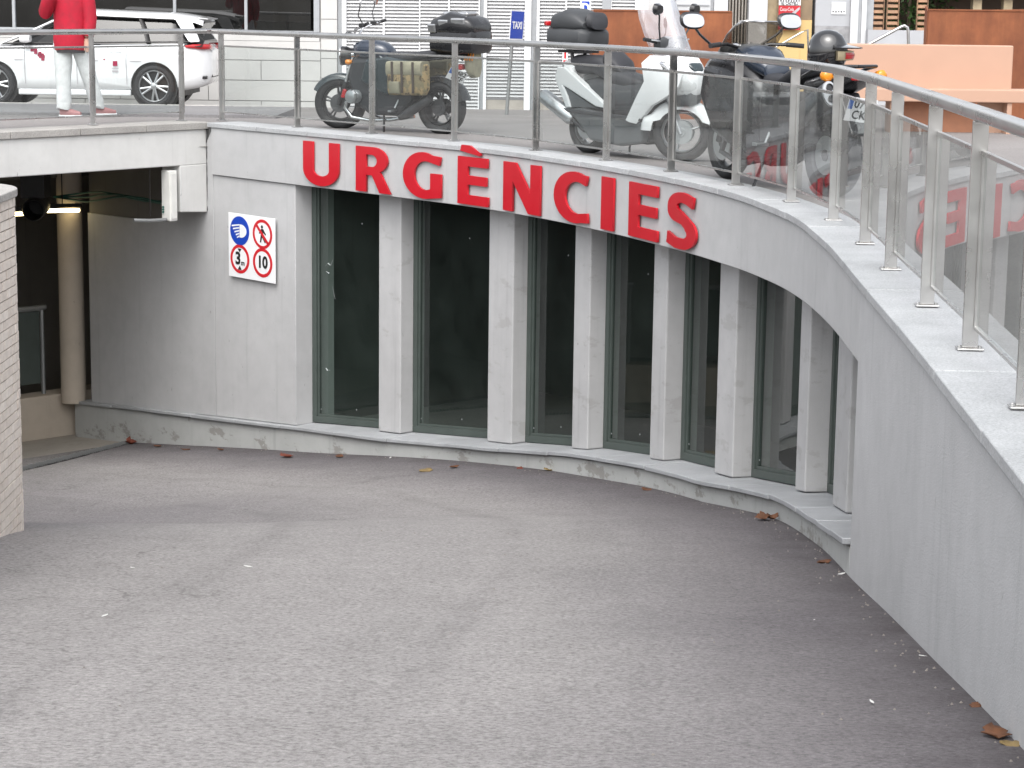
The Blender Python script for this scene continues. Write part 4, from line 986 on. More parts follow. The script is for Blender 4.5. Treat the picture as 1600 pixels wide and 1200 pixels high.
# ------------------------------------------------------------------ white maxi scooter
def scooter():
    rr, ff = Vector((0.78, 23.0)), Vector((1.66, 21.98)); hd = (ff - rr).normalized(); c = (ff + rr) / 2
    t = thing('scooter', 'white maxi scooter with tall clear windscreen and black top box', 'scooter', (c.x, c.y, PZ(c.x, c.y) - .01), local=True, rotz=math.atan2(hd.y, hd.x))
    t.scale = (1.0, 1.0, 1.0)
    k = (ff - rr).length / 1.52; fx, rx = .77 * k, -.75 * k
    wheel(t, fx, .30, .125, .20, 'alu', 3, disc=.12, dy=.06, twin=False).name = 'front_wheel'; wheel(t, rx, .28, .15, .18, 'alu', 5, disc=.12, twin=False)
    def X(u): return u * k
    # front mudguard
    mb = MB(); rings = []
    for a in frange(8, 178, 10):
        ca, sa = math.cos(R(a)), math.sin(R(a)); rq = .315 + (.05 if a > 150 or a < 25 else 0)
        rings.append([Vector((fx + ca * (rq + dz) * 1.08, yy, .30 + sa * (rq + dz))) for yy, dz in ((-.085, -.085), (-.08, -.01), (-.04, .022), (.04, .022), (.08, -.01), (.085, -.085))])
    mb.loft(rings, False, closed=False); mb.build('front_mudguard', 'scooter_white', t, smooth=60)
    for s_ in (-1, 1):
        mb = MB(); mb.tube([(fx, s_ * .085, .285), (fx - .16, s_ * .085, .70)], .022, 10); mb.build('fork_leg', 'alu', t, smooth=40)
    # front fairing: leg shield arms to both sides plus nose
    for s_ in (-1, 1):
        mb = MB()
        rings = []
        prof = [(.63, 1.06, .17), (.50, 1.06, .23), (.40, .98, .26), (.46, .80, .27), (.33, .62, .275), (.18, .40, .275)]
        inner = [(.90, 1.05, .10), (.96, .90, .16), (.93, .76, .20), (.78, .66, .23), (.56, .56, .25), (.34, .37, .26)]
        for (x0, z0, y0), (x1, z1, y1) in zip(prof, inner):
            rings.append([Vector((X(x0), s_ * (y0 - .05), z0)), Vector((X(x0), s_ * y0, z0)), Vector((X((x0 + x1) / 2), s_ * ((y0 + y1) / 2 + .025), (z0 + z1) / 2)), Vector((X(x1), s_ * y1, z1)), Vector((X(x1), s_ * (y1 - .05), z1))])
        mb.loft(rings); mb.build('leg_shield', 'scooter_white', t, smooth=55)
    mb = MB(); blob([(X(.55), 0, .92, .15, .14, 3), (X(.70), 0, .90, .20, .22, 3), (X(.84), 0, .87, .19, .22, 3), (X(.96), 0, .83, .155, .18, 2.6), (X(1.03), 0, .80, .09, .10, 2.3)], 24, mb=mb); nose = mb.build('nose_fairing', 'scooter_white', t, smooth=60)
    mb = MB(); blob([(X(.78), 0, .63, .12, .08, 3), (X(.94), 0, .66, .12, .09, 3), (X(1.0), 0, .68, .08, .06, 3)], 16, mb=mb); mb.build('chin_grille', 'plastic_dark', nose, smooth=50)
    for s_ in (-1, 1):
        mb = MB(); blob([(X(.86), s_ * .135, .80, .03, .05, 2.2), (X(.93), s_ * .125, .79, .055, .085, 2.2), (X(1.0), s_ * .085, .775, .045, .065, 2.2), (X(1.04), s_ * .06, .765, .02, .03, 2.2)], 18, mb=mb); h = mb.build('headlamp', 'lamp_glass', t, smooth=60)
        mb = MB(); mb.lathe([(.01, -.05), (.045, -.01), (.05, .0)], (X(.955), s_ * .10, .785), (1, s_ * .25, 0), 16); mb.build('reflector', 'chrome', h, smooth=50)
        mb = MB(); blob([(X(.62), s_ * .215, .99, .012, .02, 2.2), (X(.72), s_ * .215, .95, .02, .05, 2.2), (X(.83), s_ * .19, .90, .02, .045, 2.2), (X(.90), s_ * .16, .87, .012, .02, 2.2)], 14, mb=mb); mb.build('side_lamp', 'chrome', t, smooth=50)
    mb = MB(); blob([(X(.88), 0, 1.02, .09, .02, 3), (X(.97), 0, .96, .10, .035, 3), (X(1.02), 0, .93, .07, .02, 3)], 16, mb=mb); mb.build('air_intake', 'bike_teal', nose, smooth=50)
    # windscreen
    rows = [(.93, 1.00, .20), (.80, 1.20, .235), (.68, 1.42, .24), (.58, 1.62, .20), (.54, 1.70, .13)]
    mb = MB(); mb.loft([[Vector((X(x) - .32 * (q / 6.0) ** 2 * 1.0, w_ * q / 6.0, z)) for q in range(-6, 7)] for x, z, w_ in rows], False, closed=False)
    ws = mb.build('windscreen', 'clear_plastic', t, smooth=60)
    for m_ in (ws,): 
        sm = m_.modifiers.new('thick', 'SOLIDIFY'); sm.thickness = .004
    # handlebar and mirrors
    for s_ in (-1, 1):
        mb = MB(); blob([(X(.48), s_ * .12, 1.17, .10, .05, 3), (X(.58), s_ * .12, 1.18, .12, .07, 3), (X(.64), s_ * .1, 1.18, .08, .05, 3)], 16, mb=mb); mb.build('handlebar_cover', 'plastic_dark', t, smooth=50)
        mb = MB(); mb.tube([(X(.52), s_ * .20, 1.19), (X(.46), s_ * .38, 1.22)], .02, 10); g = mb.build('grip', 'rubber', t, smooth=40)
        mb = MB(); mb.tube([(X(.57), s_ * .22, 1.20), (X(.55), s_ * .36, 1.215)], .008, 6); mb.build('brake_lever', 'alu', g, smooth=40)
        mb = MB(); mb.tube([(X(.56), s_ * .22, 1.22), (X(.60), s_ * .30, 1.34), (X(.62), s_ * .33, 1.46)], .009, 6); st = mb.build('mirror_stalk', 'bike_black', t, smooth=40)
        mb = MB(); blob([(X(.585), s_ * .36, 1.51, .06, .035, 3), (X(.61), s_ * .36, 1.515, .085, .058, 3), (X(.65), s_ * .36, 1.515, .06, .04, 3)], 18, mb=mb); mb.build('mirror', 'bike_black', st, smooth=50)
    # seat
    mb = MB(); blob([(X(-1.0), 0, .93, .10, .05, 3), (X(-.9), 0, .93, .15, .10, 3), (X(-.55), 0, .93, .17, .10, 3), (X(-.38), 0, .90, .17, .13, 3), (X(-.30), 0, .82, .17, .09, 3), (X(0.0), 0, .77, .16, .09, 3), (X(.18), 0, .74, .10, .07, 3), (X(.25), 0, .72, .05, .04, 3)], 22, mb=mb); seat = mb.build('seat', 'seat_vinyl', t, smooth=55)
    mb = MB(); blob([(X(-.42), 0, .98, .10, .05, 3), (X(-.36), 0, 1.0, .16, .09, 3), (X(-.20), 0, .93, .15, .07, 3), (X(-.10), 0, .86, .10, .03, 3)], 18, mb=mb); mb.build('back_pad', 'seat_vinyl', seat, smooth=50)
    # body under the seat and tunnel
    mb = MB(); blob([(X(-.85), 0, .62, .14, .14, 3), (X(-.5), 0, .62, .20, .20, 3), (X(0), 0, .58, .20, .20, 3), (X(.25), 0, .55, .18, .22, 3), (X(.45), 0, .62, .15, .28, 3), (X(.60), 0, .70, .12, .26, 3)], 20, mb=mb); mb.build('inner_body', 'plastic_dark', t, smooth=50)
    for s_ in (-1, 1):
        mb = MB(); sidepanel(mb, [(X(-1.05), .90), (X(-1.09), .78), (X(-.95), .58), (X(-.88), .48), (X(-.80), .485), (X(-.86), .60), (X(-.94), .71), (X(-.80), .665), (X(-.37), .515), (X(-.16), .495), (X(-.24), .56), (X(-.46), .67), (X(-.72), .80), (X(-.92), .90)], s_ * .16, s_ * .245); mb.build('side_panel', 'scooter_white', t, bevel=.012)
        mb = MB(); sidepanel(mb, [(X(-.94), .70), (X(-.83), .49), (X(-.40), .50)], s_ * .14, s_ * .225); mb.build('side_infill', 'plastic_grey', t)
        mb = MB(); sidepanel(mb, [(X(-.86), .47), (X(-.60), .49), (X(.30), .40), (X(.42), .40), (X(.40), .17), (X(.05), .13), (X(-.45), .16), (X(-.62), .30)], s_ * .12, s_ * .25); mb.build('foot_board', 'plastic_grey', t, bevel=.03)
        mb = MB(); sidepanel(mb, [(X(-.95), .48), (X(.40), .43), (X(.40), .40), (X(-.93), .44)], s_ * .2, s_ * .262); mb.build('trim_strip', 'plastic_dark', t, bevel=.006)
    mb = MB(); blob([(X(-1.14), 0, .88, .05, .04, 3), (X(-1.10), 0, .87, .13, .10, 3), (X(-1.0), 0, .88, .17, .09, 3), (X(-.85), 0, .88, .17, .05, 3)], 18, mb=mb); tl = mb.build('tail_fairing', 'scooter_white', t, smooth=50)
    mb = MB(); mb.box((X(-1.14), 0, .83), (.05, .22, .06)); mb.build('tail_lamp', 'red_lens', tl, bevel=.015)
    mb = MB(); sidepanel(mb, [(X(-1.0), .66), (X(-.82), .48), (X(-.98), .44), (X(-1.12), .52)], -.10, .10); mb.build('rear_mudguard', 'bike_black', t, bevel=.01)
    # muffler on the right side
    mb = MB(); a, b_ = Vector((X(-.80), -.20, .36)), Vector((X(-1.30), -.24, .60)); mb.tube([a, a.lerp(b_, .08), a.lerp(b_, .92), b_], [.05, .078, .078, .062], 18); mu = mb.build('muffler', 'alu', t, smooth=40)
    mb = MB(); mb.tube([b_ - Vector((0, 0, .0)), b_ + (b_ - a).normalized() * .012], .03, 12); mb.build('muffler_outlet', 'bike_black', mu)
    mb = MB(); mb.tube([(X(-.30), -.18, .28), (X(-.6), -.2, .26), a], .028, 10); mb.build('exhaust_pipe', 'steel_dark', mu, smooth=50)
    mb = MB(); blob([(X(-.95), .12, .28, .05, .07, 3), (X(-.7), .12, .29, .06, .11, 3), (X(-.2), .12, .30, .06, .10, 3)], 14, mb=mb); mb.build('gear_case', 'steel_dark', t, smooth=50)
    # top box
    mb = MB(); blob([(X(-1.32), 0, 1.22, .14, .07, 3.5), (X(-1.27), 0, 1.21, .22, .12, 3.5), (X(-1.0), 0, 1.20, .25, .125, 3.5), (X(-.72), 0, 1.20, .22, .11, 3.5), (X(-.66), 0, 1.20, .15, .07, 3.5)], 24, mb=mb); tb = mb.build('top_box', 'plastic_dark', t, smooth=45)
    mb = MB(); blob([(X(-1.27), 0, 1.33, .17, .04, 3), (X(-1.18), 0, 1.36, .235, .10, 3), (X(-1.0), 0, 1.38, .24, .125, 3), (X(-.80), 0, 1.36, .22, .10, 3), (X(-.70), 0, 1.33, .17, .04, 3)], 24, mb=mb); mb.build('box_lid', 'plastic_dark', tb, smooth=45)
    mb = MB(); blob([(X(-.72), 0, 1.39, .12, .06, 3), (X(-.67), 0, 1.38, .15, .09, 3), (X(-.62), 0, 1.36, .12, .07, 3)], 16, mb=mb); mb.build('box_backrest', 'seat_vinyl', tb, smooth=50)
    for s_ in (-1, 1):
        mb = MB(); mb.box((X(-1.29), s_ * .15, 1.345), (.08, .13, .05), Matrix.Rotation(R(s_ * 25), 3, 'Z')); mb.build('box_reflector', 'red_lens', tb, bevel=.012)
    mb = MB(); blob([(X(-1.24), .05, 1.40, .10, .03, 3), (X(-1.12), .05, 1.45, .15, .04, 3)], 14, mb=mb); mb.build('silver_cover', 'alu', tb, smooth=50)
    mb = MB(); mb.box((X(-.98), 0, 1.06), (.40, .22, .03)); mb.tube([(X(-.98), .09, 1.05), (X(-.95), .10, .93)], .02, 8); mb.tube([(X(-.98), -.09, 1.05), (X(-.95), -.10, .93)], .02, 8); mb.build('luggage_rack', 'bike_black', t, bevel=.004)
    mb = MB(); mb.tube([(X(-.2), .12, .16), (X(-.28), .18, .0)], .012, 6); mb.build('stand', 'bike_black', t)
    turn(t, {'front_wheel', 'fork_leg', 'front_mudguard'}, (fx - .03, 0, 0), .60)
    turn(t, {'handlebar_cover', 'grip', 'mirror_stalk'}, (fx - .25, 0, 0), .25)
scooter()

# ------------------------------------------------------------------ black touring motorcycle seen from behind
def tourer():
    rr, ff = Vector((2.64, 18.35)), Vector((1.98, 19.88)); hd = (ff - rr).normalized(); c = (ff + rr) / 2
    t = thing('touring_motorcycle', 'black touring motorcycle seen from behind with twin outlet silencer', 'motorcycle', (c.x, c.y, PZ(c.x, c.y) - .01), local=True, rotz=math.atan2(hd.y, hd.x))
    L = (ff - rr).length; fx, rx = L / 2, -L / 2
    wheel(t, fx, .315, .12, .215, 'steel_dark', 5); wheel(t, rx, .32, .19, .215, 'steel_dark', 5)
    for s_ in (-1, 1):
        mb = MB(); mb.tube([(fx, s_ * .10, .32), (fx - .25, s_ * .10, .95)], .028, 10); mb.build('fork_leg', 'steel_dark', t, smooth=40)
    # full fairing
    mb = MB(); blob([(fx + .22, 0, .80, .08, .10, 2.6), (fx + .10, 0, .78, .22, .26, 2.6), (fx - .12, 0, .74, .31, .36, 2.6), (fx - .40, 0, .66, .30, .40, 2.8), (fx - .62, 0, .58, .24, .36, 3), (fx - .78, 0, .55, .18, .26, 3)], 26, mb=mb); mb.build('fairing', 'bike_black', t, smooth=60)
    for s_ in (-1, 1):
        mb = MB(); sidepanel(mb, [(fx - .05, .95), (fx + .02, .70), (fx - .22, .42), (fx - .52, .32), (fx - .60, .55), (fx - .42, .70), (fx - .34, .92)], s_ * .22, s_ * .300); mb.build('side_fairing', 'bike_black', t, bevel=.04)
    mb = MB(); sidepanel(mb, [(fx - .40, .70), (fx - .35, .22), (fx - .9, .18), (rx + .1, .45), (rx + .2, .80)], -.15, .15); mb.build('engine_block', 'steel_dark', t, bevel=.04)
    mb = MB(); blob([(fx - .24, 0, .98, .10, .08), (fx - .36, 0, 1.02, .17, .11), (fx - .58, 0, 1.0, .17, .11), (fx - .76, 0, .92, .12, .07)], 22, mb=mb); mb.build('fuel_tank', 'tank_blue', t, smooth=60)
    mb = MB(); blob([(fx - .70, 0, .86, .09, .05), (fx - .84, 0, .84, .17, .06), (fx - 1.08, 0, .85, .18, .06), (fx - 1.22, 0, .92, .16, .06), (fx - 1.62, 0, .96, .13, .055), (fx - 1.74, 0, .97, .07, .03)], 20, mb=mb); mb.build('seat', 'seat_vinyl', t, smooth=60)
    mb = MB(); blob([(rx + .25, 0, .82, .14, .08, 3), (rx - .05, 0, .86, .18, .09, 3), (rx - .24, 0, .90, .15, .07, 3), (rx - .34, 0, .93, .09, .04, 3)], 20, mb=mb); tail = mb.build('tail_fairing', 'bike_black', t, smooth=55)
    mb = MB(); mb.box((rx - .345, 0, .925), (.03, .16, .055)); mb.build('tail_lamp', 'red_lens', tail, bevel=.012)
    for s_ in (-1, 1):
        mb = MB(); mb.lathe([(.01, -.05), (.04, -.03), (.045, .02), (.03, .035)], (rx - .25, s_ * .24, .93), (-1, 0, 0), 14); mb.tube([(rx - .22, s_ * .12, .91), (rx - .22, s_ * .22, .93)], .012, 6); mb.build('indicator', 'orange_lens', tail, smooth=50)
        mb = MB(); mb.tube([(rx + .25, s_ * .2, .88), (rx - .05, s_ * .23, .97), (rx - .26, s_ * .19, 1.0), (rx - .30, 0, 1.0)], .014, 8); mb.build('grab_rail', 'bike_black', t, smooth=50)
    # silencer, left side, high, twin outlet
    a, b_ = Vector((rx + .35, .22, .52)), Vector((rx - .32, .25, .80))
    mb = MB(); ax = (b_ - a).normalized()
    mb.tube([a, a.lerp(b_, .1), a.lerp(b_, .95), b_], [.05, .085, .09, .08], 20, flat=(.75, 1.1)); mu = mb.build('silencer', 'steel_dark', t, smooth=40)
    mb = MB(); mb.tube([b_, b_ + ax * .015], [.088, .083], 20, flat=(.75, 1.15)); mb.build('silencer_cap', 'alu', mu, smooth=30)
    up = ax.cross(Vector((0, 1, 0))).normalized() * -1
    for q in (-1, 1):
        mb = MB(); c0 = b_ + up * .045 * q + ax * .012; mb.lathe([(.030, 0), (.030, .012), (.024, .012), (.024, .004)], c0, ax, 16); mb.build('outlet', 'bike_black', mu, smooth=40)
    # mudguard and plate
    mb = MB(); sidepanel(mb, [(rx + .05, .80), (rx - .20, .80), (rx - .40, .50), (rx - .36, .48), (rx - .1, .70)], -.09, .09); mb.build('rear_mudguard', 'bike_black', t, bevel=.012)
    plate(t, (rx - .37, 0, .68), (0, -1, -.12), (-.30, -.10, .95), ('0711', 'CKL'), wd=.25, ht=.185)
    # windscreen, cockpit, bars, mirrors
    rows = [(fx + .12, 1.00, .22), (fx + .02, 1.10, .26), (fx - .08, 1.20, .26), (fx - .15, 1.27, .22), (fx - .18, 1.305, .15)]
    mb = MB(); mb.loft([[Vector((x - .30 * (q / 6.0) ** 2, w_ * q / 6.0, z)) for q in range(-6, 7)] for x, z, w_ in rows], False, closed=False); ws = mb.build('windscreen', 'smoke_plastic', t, smooth=60)
    sm = ws.modifiers.new('thick', 'SOLIDIFY'); sm.thickness = .004
    mb = MB(); mb.tube([Vector((rows[-1][0] - .30 * (q / 6.0) ** 2, rows[-1][2] * q / 6.0, rows[-1][1])) for q in range(-6, 7)], .006, 6); mb.build('screen_edge', 'chrome', ws, smooth=40)
    mb = MB(); blob([(fx - .02, 0, 1.02, .16, .05, 3), (fx - .14, 0, 1.05, .20, .07, 3), (fx - .22, 0, 1.05, .16, .05, 3)], 18, mb=mb); mb.build('dashboard', 'plastic_dark', t, smooth=50)
    for s_ in (-1, 1):
        mb = MB(); mb.lathe([(.05, -.01), (.055, .0), (.05, .012), (.045, .006)], (fx - .20, s_ * .07, 1.085), (-.8, 0, .6), 18); mb.build('gauge', 'chrome', t, smooth=40)
        mb = MB(); mb.tube([(fx - .26, s_ * .04, 1.08), (fx - .28, s_ * .20, 1.12), (fx - .38, s_ * .33, 1.12)], .014, 8); hb = mb.build('handlebar', 'bike_black', t, smooth=40)
        mb = MB(); mb.tube([(fx - .36, s_ * .31, 1.12), (fx - .43, s_ * .44, 1.11)], .02, 10); mb.build('grip', 'rubber', hb, smooth=40)
        mb = MB(); mb.tube([(fx - .06, s_ * .22, 1.10), (fx - .10, s_ * .36, 1.19), (fx - .12, s_ * .43, 1.26)], .011, 6); st = mb.build('mirror_stalk', 'bike_black', t, smooth=40)
        mb = MB(); blob([(fx - .165, s_ * .46, 1.305, .10, .055, 2.6, .35), (fx - .14, s_ * .46, 1.305, .115, .07, 2.6, .35), (fx - .09, s_ * .46, 1.305, .07, .045, 2.6, .35)], 20, mb=mb); mo = mb.build('mirror', 'bike_black', st, smooth=50)
        mb = MB(); blob([(fx - .1705, s_ * .46, 1.305, .098, .054, 2.6, .35), (fx - .1665, s_ * .46, 1.305, .098, .054, 2.6, .35)], 20, mb=mb); mb.build('mirror_glass', 'chrome', mo)
    for s_ in (-1, 1):
        mb = MB(); mb.box((fx - .95, s_ * .24, .36), (.07, .12, .025)); mb.tube([(fx - .92, s_ * .14, .45), (fx - .95, s_ * .2, .36)], .014, 6); mb.build('foot_peg', 'alu', t, bevel=.004)
    mb = MB(); mb.tube([(fx - .80, .12, .22), (fx - .95, .30, .01)], .014, 8); mb.build('side_stand', 'bike_black', t, smooth=40)
    mb = MB(); mb.tube([(fx - .3, .16, .5), (fx - .2, .18, .25), (fx - .5, .17, .17), (rx + .45, .18, .3), (rx + .34, .22, .52)], .026, 10); mb.build('exhaust_pipe', 'steel_dark', t, smooth=60)
    t.scale = (1.08, 1.08, 1.10)
    # helmet rests on the tail
    rot = Matrix.Rotation(math.atan2(hd.y, hd.x), 3, 'Z')
    hp = rot @ Vector((rx * 1.08 + .10, .02, 0)) + Vector((c.x, c.y, PZ(c.x, c.y)))
    h = thing('motorcycle_helmet', 'glossy black helmet with goggles resting on the tail of the touring motorcycle', 'helmet', (hp.x, hp.y, hp.z + 1.075), local=True, rotz=math.atan2(hd.y, hd.x) - 2.1)
    h.scale = (1.12, 1.12, 1.05)
    mb = MB(); rings = []
    for zz, rr_, sx in ((.0, .115, 1.12), (.03, .125, 1.14), (.09, .133, 1.13), (.15, .132, 1.12), (.20, .122, 1.12), (.245, .098, 1.12), (.275, .062, 1.12), (.29, .02, 1.12)):
        rings.append([Vector((math.cos(a) * rr_ * sx - .01, math.sin(a) * rr_, zz + (.02 * math.cos(a) if zz < .2 else 0))) for a in [2 * math.pi * q / 28 for q in range(28)]])
    mb.loft(rings); sh = mb.build('shell', 'helmet_black', h, smooth=60)
    mb = MB(); rings = []
    for a in frange(-75, 75, 12): 
        ca, sa = math.cos(R(a)), math.sin(R(a)); rings.append([Vector((ca * r_ * 1.12 - .01, sa * r_, z_)) for r_, z_ in ((.132, .175), (.20 + .03 * math.cos(R(a)), .155), (.20 + .03 * math.cos(R(a)), .145), (.132, .155))])
    mb.loft(rings); mb.build('peak', 'helmet_black', h, smooth=50)
    mb = MB(); rings = []
    for a in frange(-70, 70, 10):
        ca, sa = math.cos(R(a)), math.sin(R(a)); rings.append([Vector((ca * r_ * 1.14, sa * r_, z_)) for r_, z_ in ((.13, .13), (.16, .125), (.165, .09), (.16, .055), (.13, .05))])
    mb.loft(rings); g = mb.build('goggles', 'gold', h, smooth=50)
    mb = MB(); rings = []
    for a in frange(-50, 50, 10):
        ca, sa = math.cos(R(a)), math.sin(R(a)); rings.append([Vector((ca * r_ * 1.14, sa * r_, z_)) for r_, z_ in ((.163, .115), (.170, .09), (.163, .065))])
    mb.loft(rings, False, closed=False); mb.build('goggle_lens', 'red_lens', g, smooth=50)
    for s_ in (-1, 1):
        mb = MB(); mb.tube([(0, s_ * .12, .04), (.03, s_ * .09, -.03), (.05, s_ * .02, -.055)], .012, 6, flat=(1, .4)); mb.build('chin_strap', 'strap_brown', h, smooth=40)
tourer()
# ------------------------------------------------------------------ pixel helper: a point of the photograph at a chosen distance
def at(px, py, y):
    x, yy = px - 800, 600 - py
    c, s_ = math.cos(R(.75)), math.sin(R(.75)); xr, yr = c * x - s_ * yy, s_ * x + c * yy
    cp, sp = math.cos(R(10.2)), math.sin(R(10.2))
    d = Vector((xr, cp * 3400 + sp * yr, -sp * 3400 + cp * yr))
    return Vector((0, 0, 1.63)) + d * (y / d.y)
def X_(px, y): return at(px, 100, y).x
def Z_(py, y, px=800): return at(px, py, y).z

# ------------------------------------------------------------------ white estate car
def car():
    rr, ff = Vector((-5.66, 35.30)), Vector((-8.18, 35.36)); hd = (ff - rr).normalized(); c = (ff + rr) / 2
    zz = -0.225
    t = thing('parked_car', 'white estate car with red checker mark on the front door', 'car', (c.x, c.y, zz), local=True, rotz=math.atan2(hd.y, hd.x))
    wb = (ff - rr).length; fx, rx = wb / 2, -wb / 2          # axle positions
    HW = .90
    # lower body: stations (x, half width, z bottom, z shoulder)
    st = [(rx - .86, .45, .48, .82), (rx - .80, .66, .36, .92), (rx - .66, .80, .30, .98), (rx - .45, .895, .26, .985), (rx, .90, .22, .975), (0, .90, .20, .95), (fx - .45, .90, .20, .93), (fx, .895, .22, .90), (fx + .45, .86, .24, .84), (fx + .75, .76, .26, .74), (fx + .90, .55, .32, .62)]
    def ring(x, hw, zb, zs):
        h = zs - zb
        half = [(0, zb), (hw * .80, zb), (hw * .95, zb + h * .10), (hw * .985, zb + h * .30), (hw * .985, zb + h * .52), (hw, zb + h * .66), (hw * .985, zb + h * .84), (hw * .93, zb + h * .97), (hw * .84, zs), (0, zs + .02)]
        return [Vector((x, y, z)) for y, z in half] + [Vector((x, -y, z)) for y, z in half[-2:0:-1]]
    mb = MB(); mb.loft([ring(*s_) for s_ in st]); body = mb.build('body', 'car_white', t, smooth=50)
    # cut wheel arches
    for xx in (fx, rx):
        cut = MB(); cut.lathe([(.365, -1.2), (.365, 1.2)], (xx, 0, .325), (0, 1, 0), 40)
        co = cut.build('cutter', 'car_white', t); md = body.modifiers.new('b', 'BOOLEAN'); md.object = co; md.operation = 'DIFFERENCE'; md.solver = 'EXACT'
        bpy.context.view_layer.update()
        me = bpy.data.meshes.new_from_object(body.evaluated_get(bpy.context.evaluated_depsgraph_get())); body.modifiers.clear(); body.data = me
        bpy.data.objects.remove(co)
    mb = MB(); mb.box((0, 0, .36), (wb + .9, 1.5, .36)); mb.build('underbody', 'black_metal', t)
    # greenhouse: glass volume, then roof and pillars outside it
    gh = [(rx - .76, .56, 1.02), (rx - .50, .60, 1.30), (rx - .25, .60, 1.385), (0, .61, 1.44), (fx - 1.35, .60, 1.43), (fx - .95, .57, 1.30), (fx - .22, .62, .93)]
    def gring(x, hw, zt, base=.84, dz=0.0):
        zb = .93; wb_ = base
        return [Vector((x, -wb_, zb)), Vector((x, -(wb_ * .45 + hw * .55), zb + (zt - zb) * .55)), Vector((x, -hw, zt - .05 * (zt - zb))), Vector((x, -hw * .8, zt)), Vector((x, hw * .8, zt)), Vector((x, hw, zt - .05 * (zt - zb))), Vector((x, (wb_ * .45 + hw * .55), zb + (zt - zb) * .55)), Vector((x, wb_, zb))]
    mb = MB(); mb.loft([gring(*g) for g in gh]); mb.build('window_glass', 'car_glass', t, smooth=40)
    # roof skin
    mb = MB(); rings = []
    for x, hw, zt in [(rx - .74, .58, 1.325), (rx - .60, .62, 1.372), (rx - .30, .655, 1.415), (0, .665, 1.462), (fx - 1.30, .655, 1.458), (fx - 1.02, .62, 1.36)]:
        rings.append([Vector((x, -hw - .02, zt - .085)), Vector((x, -hw, zt - .03)), Vector((x, -hw * .8, zt)), Vector((x, 0, zt + .015)), Vector((x, hw * .8, zt)), Vector((x, hw, zt - .03)), Vector((x, hw + .02, zt - .085)), Vector((x, hw - .03, zt - .085)), Vector((x, 0, zt - .035)), Vector((x, -hw + .03, zt - .085))])
    mb.loft(rings); roof = mb.build('roof', 'car_white', t, smooth=50)
    def pil(pts, w_=.05, mat='car_white', name='pillar'):
        for s_ in (-1, 1):
            mb = MB(); mb.tube([(x, s_ * y, z) for x, y, z in pts], w_, 8, flat=(1, .45)); mb.build(name, mat, t, smooth=40)
    pil([(fx - .98, .60, 1.32), (fx - .55, .72, 1.12), (fx - .10, .83, .93)], .045)                     # windscreen pillar
    pil([(-.10, .645, 1.40), (-.06, .74, 1.2), (-.02, .86, .95)], .05, 'black_metal')
    pil([(rx + .24, .635, 1.36), (rx + .14, .74, 1.16), (rx + .08, .855, .98)], .045, 'black_metal')
    # tail quarter: white panel behind the last side window
    for s_ in (-1, 1):
        mb = MB(); mb.hexa([(rx - .30, s_ * .665, 1.345), (rx - .56, s_ * .645, 1.325), (rx - .72, s_ * .80, 1.0), (rx - .56, s_ * .865, .99)], [(rx - .30, s_ * .60, 1.345), (rx - .56, s_ * .58, 1.325), (rx - .72, s_ * .74, 1.0), (rx - .56, s_ * .80, .99)]); mb.build('rear_quarter_panel', 'car_white', t, bevel=.02)
        mb = MB(); mb.tube([(rx - .30, s_ * .672, 1.325), (0, s_ * .685, 1.372), (fx - 1.28, s_ * .675, 1.365), (fx - .98, s_ * .63, 1.285)], .012, 6); mb.build('window_trim', 'black_metal', t, smooth=40)
        mb = MB(); mb.tube([(rx - .58, s_ * .865, 1.0), (0, s_ * .862, .965), (fx - .15, s_ * .86, .94)], .012, 6); mb.build('belt_trim', 'black_metal', t, smooth=40)
        # door joints
        for x0 in (rx + .42, -.06, fx - .50):
            mb = MB(); mb.tube([(x0, s_ * .893, .93), (x0 + .01, s_ * .905, .70), (x0, s_ * .892, .34)], .004, 4); mb.build('door_joint', 'decal_grey', t)
        for x0 in (rx + .50, .05):
            mb = MB(); mb.tube([(x0, s_ * .905, .83), (x0 + .03, s_ * .925, .835), (x0 + .15, s_ * .925, .84), (x0 + .18, s_ * .905, .84)], .012, 6, flat=(1, .8)); mb.build('door_handle', 'car_white', t, smooth=40)
        mb = MB(); mb.tube([(fx - .55, s_ * .80, .99), (fx - .55, s_ * .95, 1.0)], .025, 8); blob([(fx - .62, s_ * 1.0, 1.02, .09, .05, 3), (fx - .56, s_ * 1.0, 1.03, .115, .075, 3), (fx - .46, s_ * .99, 1.02, .07, .05, 3)], 18, mb=mb); mb.build('wing_mirror', 'car_white', t, smooth=50)
        mb = MB(); blob([(rx - .85, s_ * .50, .92, .14, .04, 3), (rx - .78, s_ * .62, .92, .14, .045, 3), (rx - .62, s_ * .80, .93, .045, .035, 3), (rx - .50, s_ * .865, .93, .02, .015, 3)], 16, mb=mb); mb.build('tail_lamp', 'red_lens', t, smooth=40)
        mb = MB(); mb.box((rx - .76, s_ * .60, .46), (.10, .20, .05)); mb.build('bumper_reflector', 'bike_black', t, bevel=.01)
        mb = MB(); mb.box((0, s_ * .80, .215), (wb - .74, .10, .09)); mb.build('side_skirt', 'car_white', t, bevel=.02)
        mb = MB(); blob([(fx + .50, s_ * .72, .68, .10, .06, 3), (fx + .70, s_ * .66, .66, .12, .06, 3), (fx + .82, s_ * .58, .62, .08, .04, 3)], 14, mb=mb); mb.build('headlamp', 'lamp_glass', t, smooth=40)
    mb = MB(); mb.box((rx - .66, 0, 1.17), (.02, 1.05, .30), Matrix.Rotation(R(-38), 3, 'Y')); mb.build('rear_window', 'car_glass', t)
    mb = MB(); blob([(rx - .80, 0, 1.335, .50, .012, 4), (rx - .66, 0, 1.352, .57, .018, 4)], 16, mb=mb); mb.build('roof_spoiler', 'car_white', roof, smooth=40)
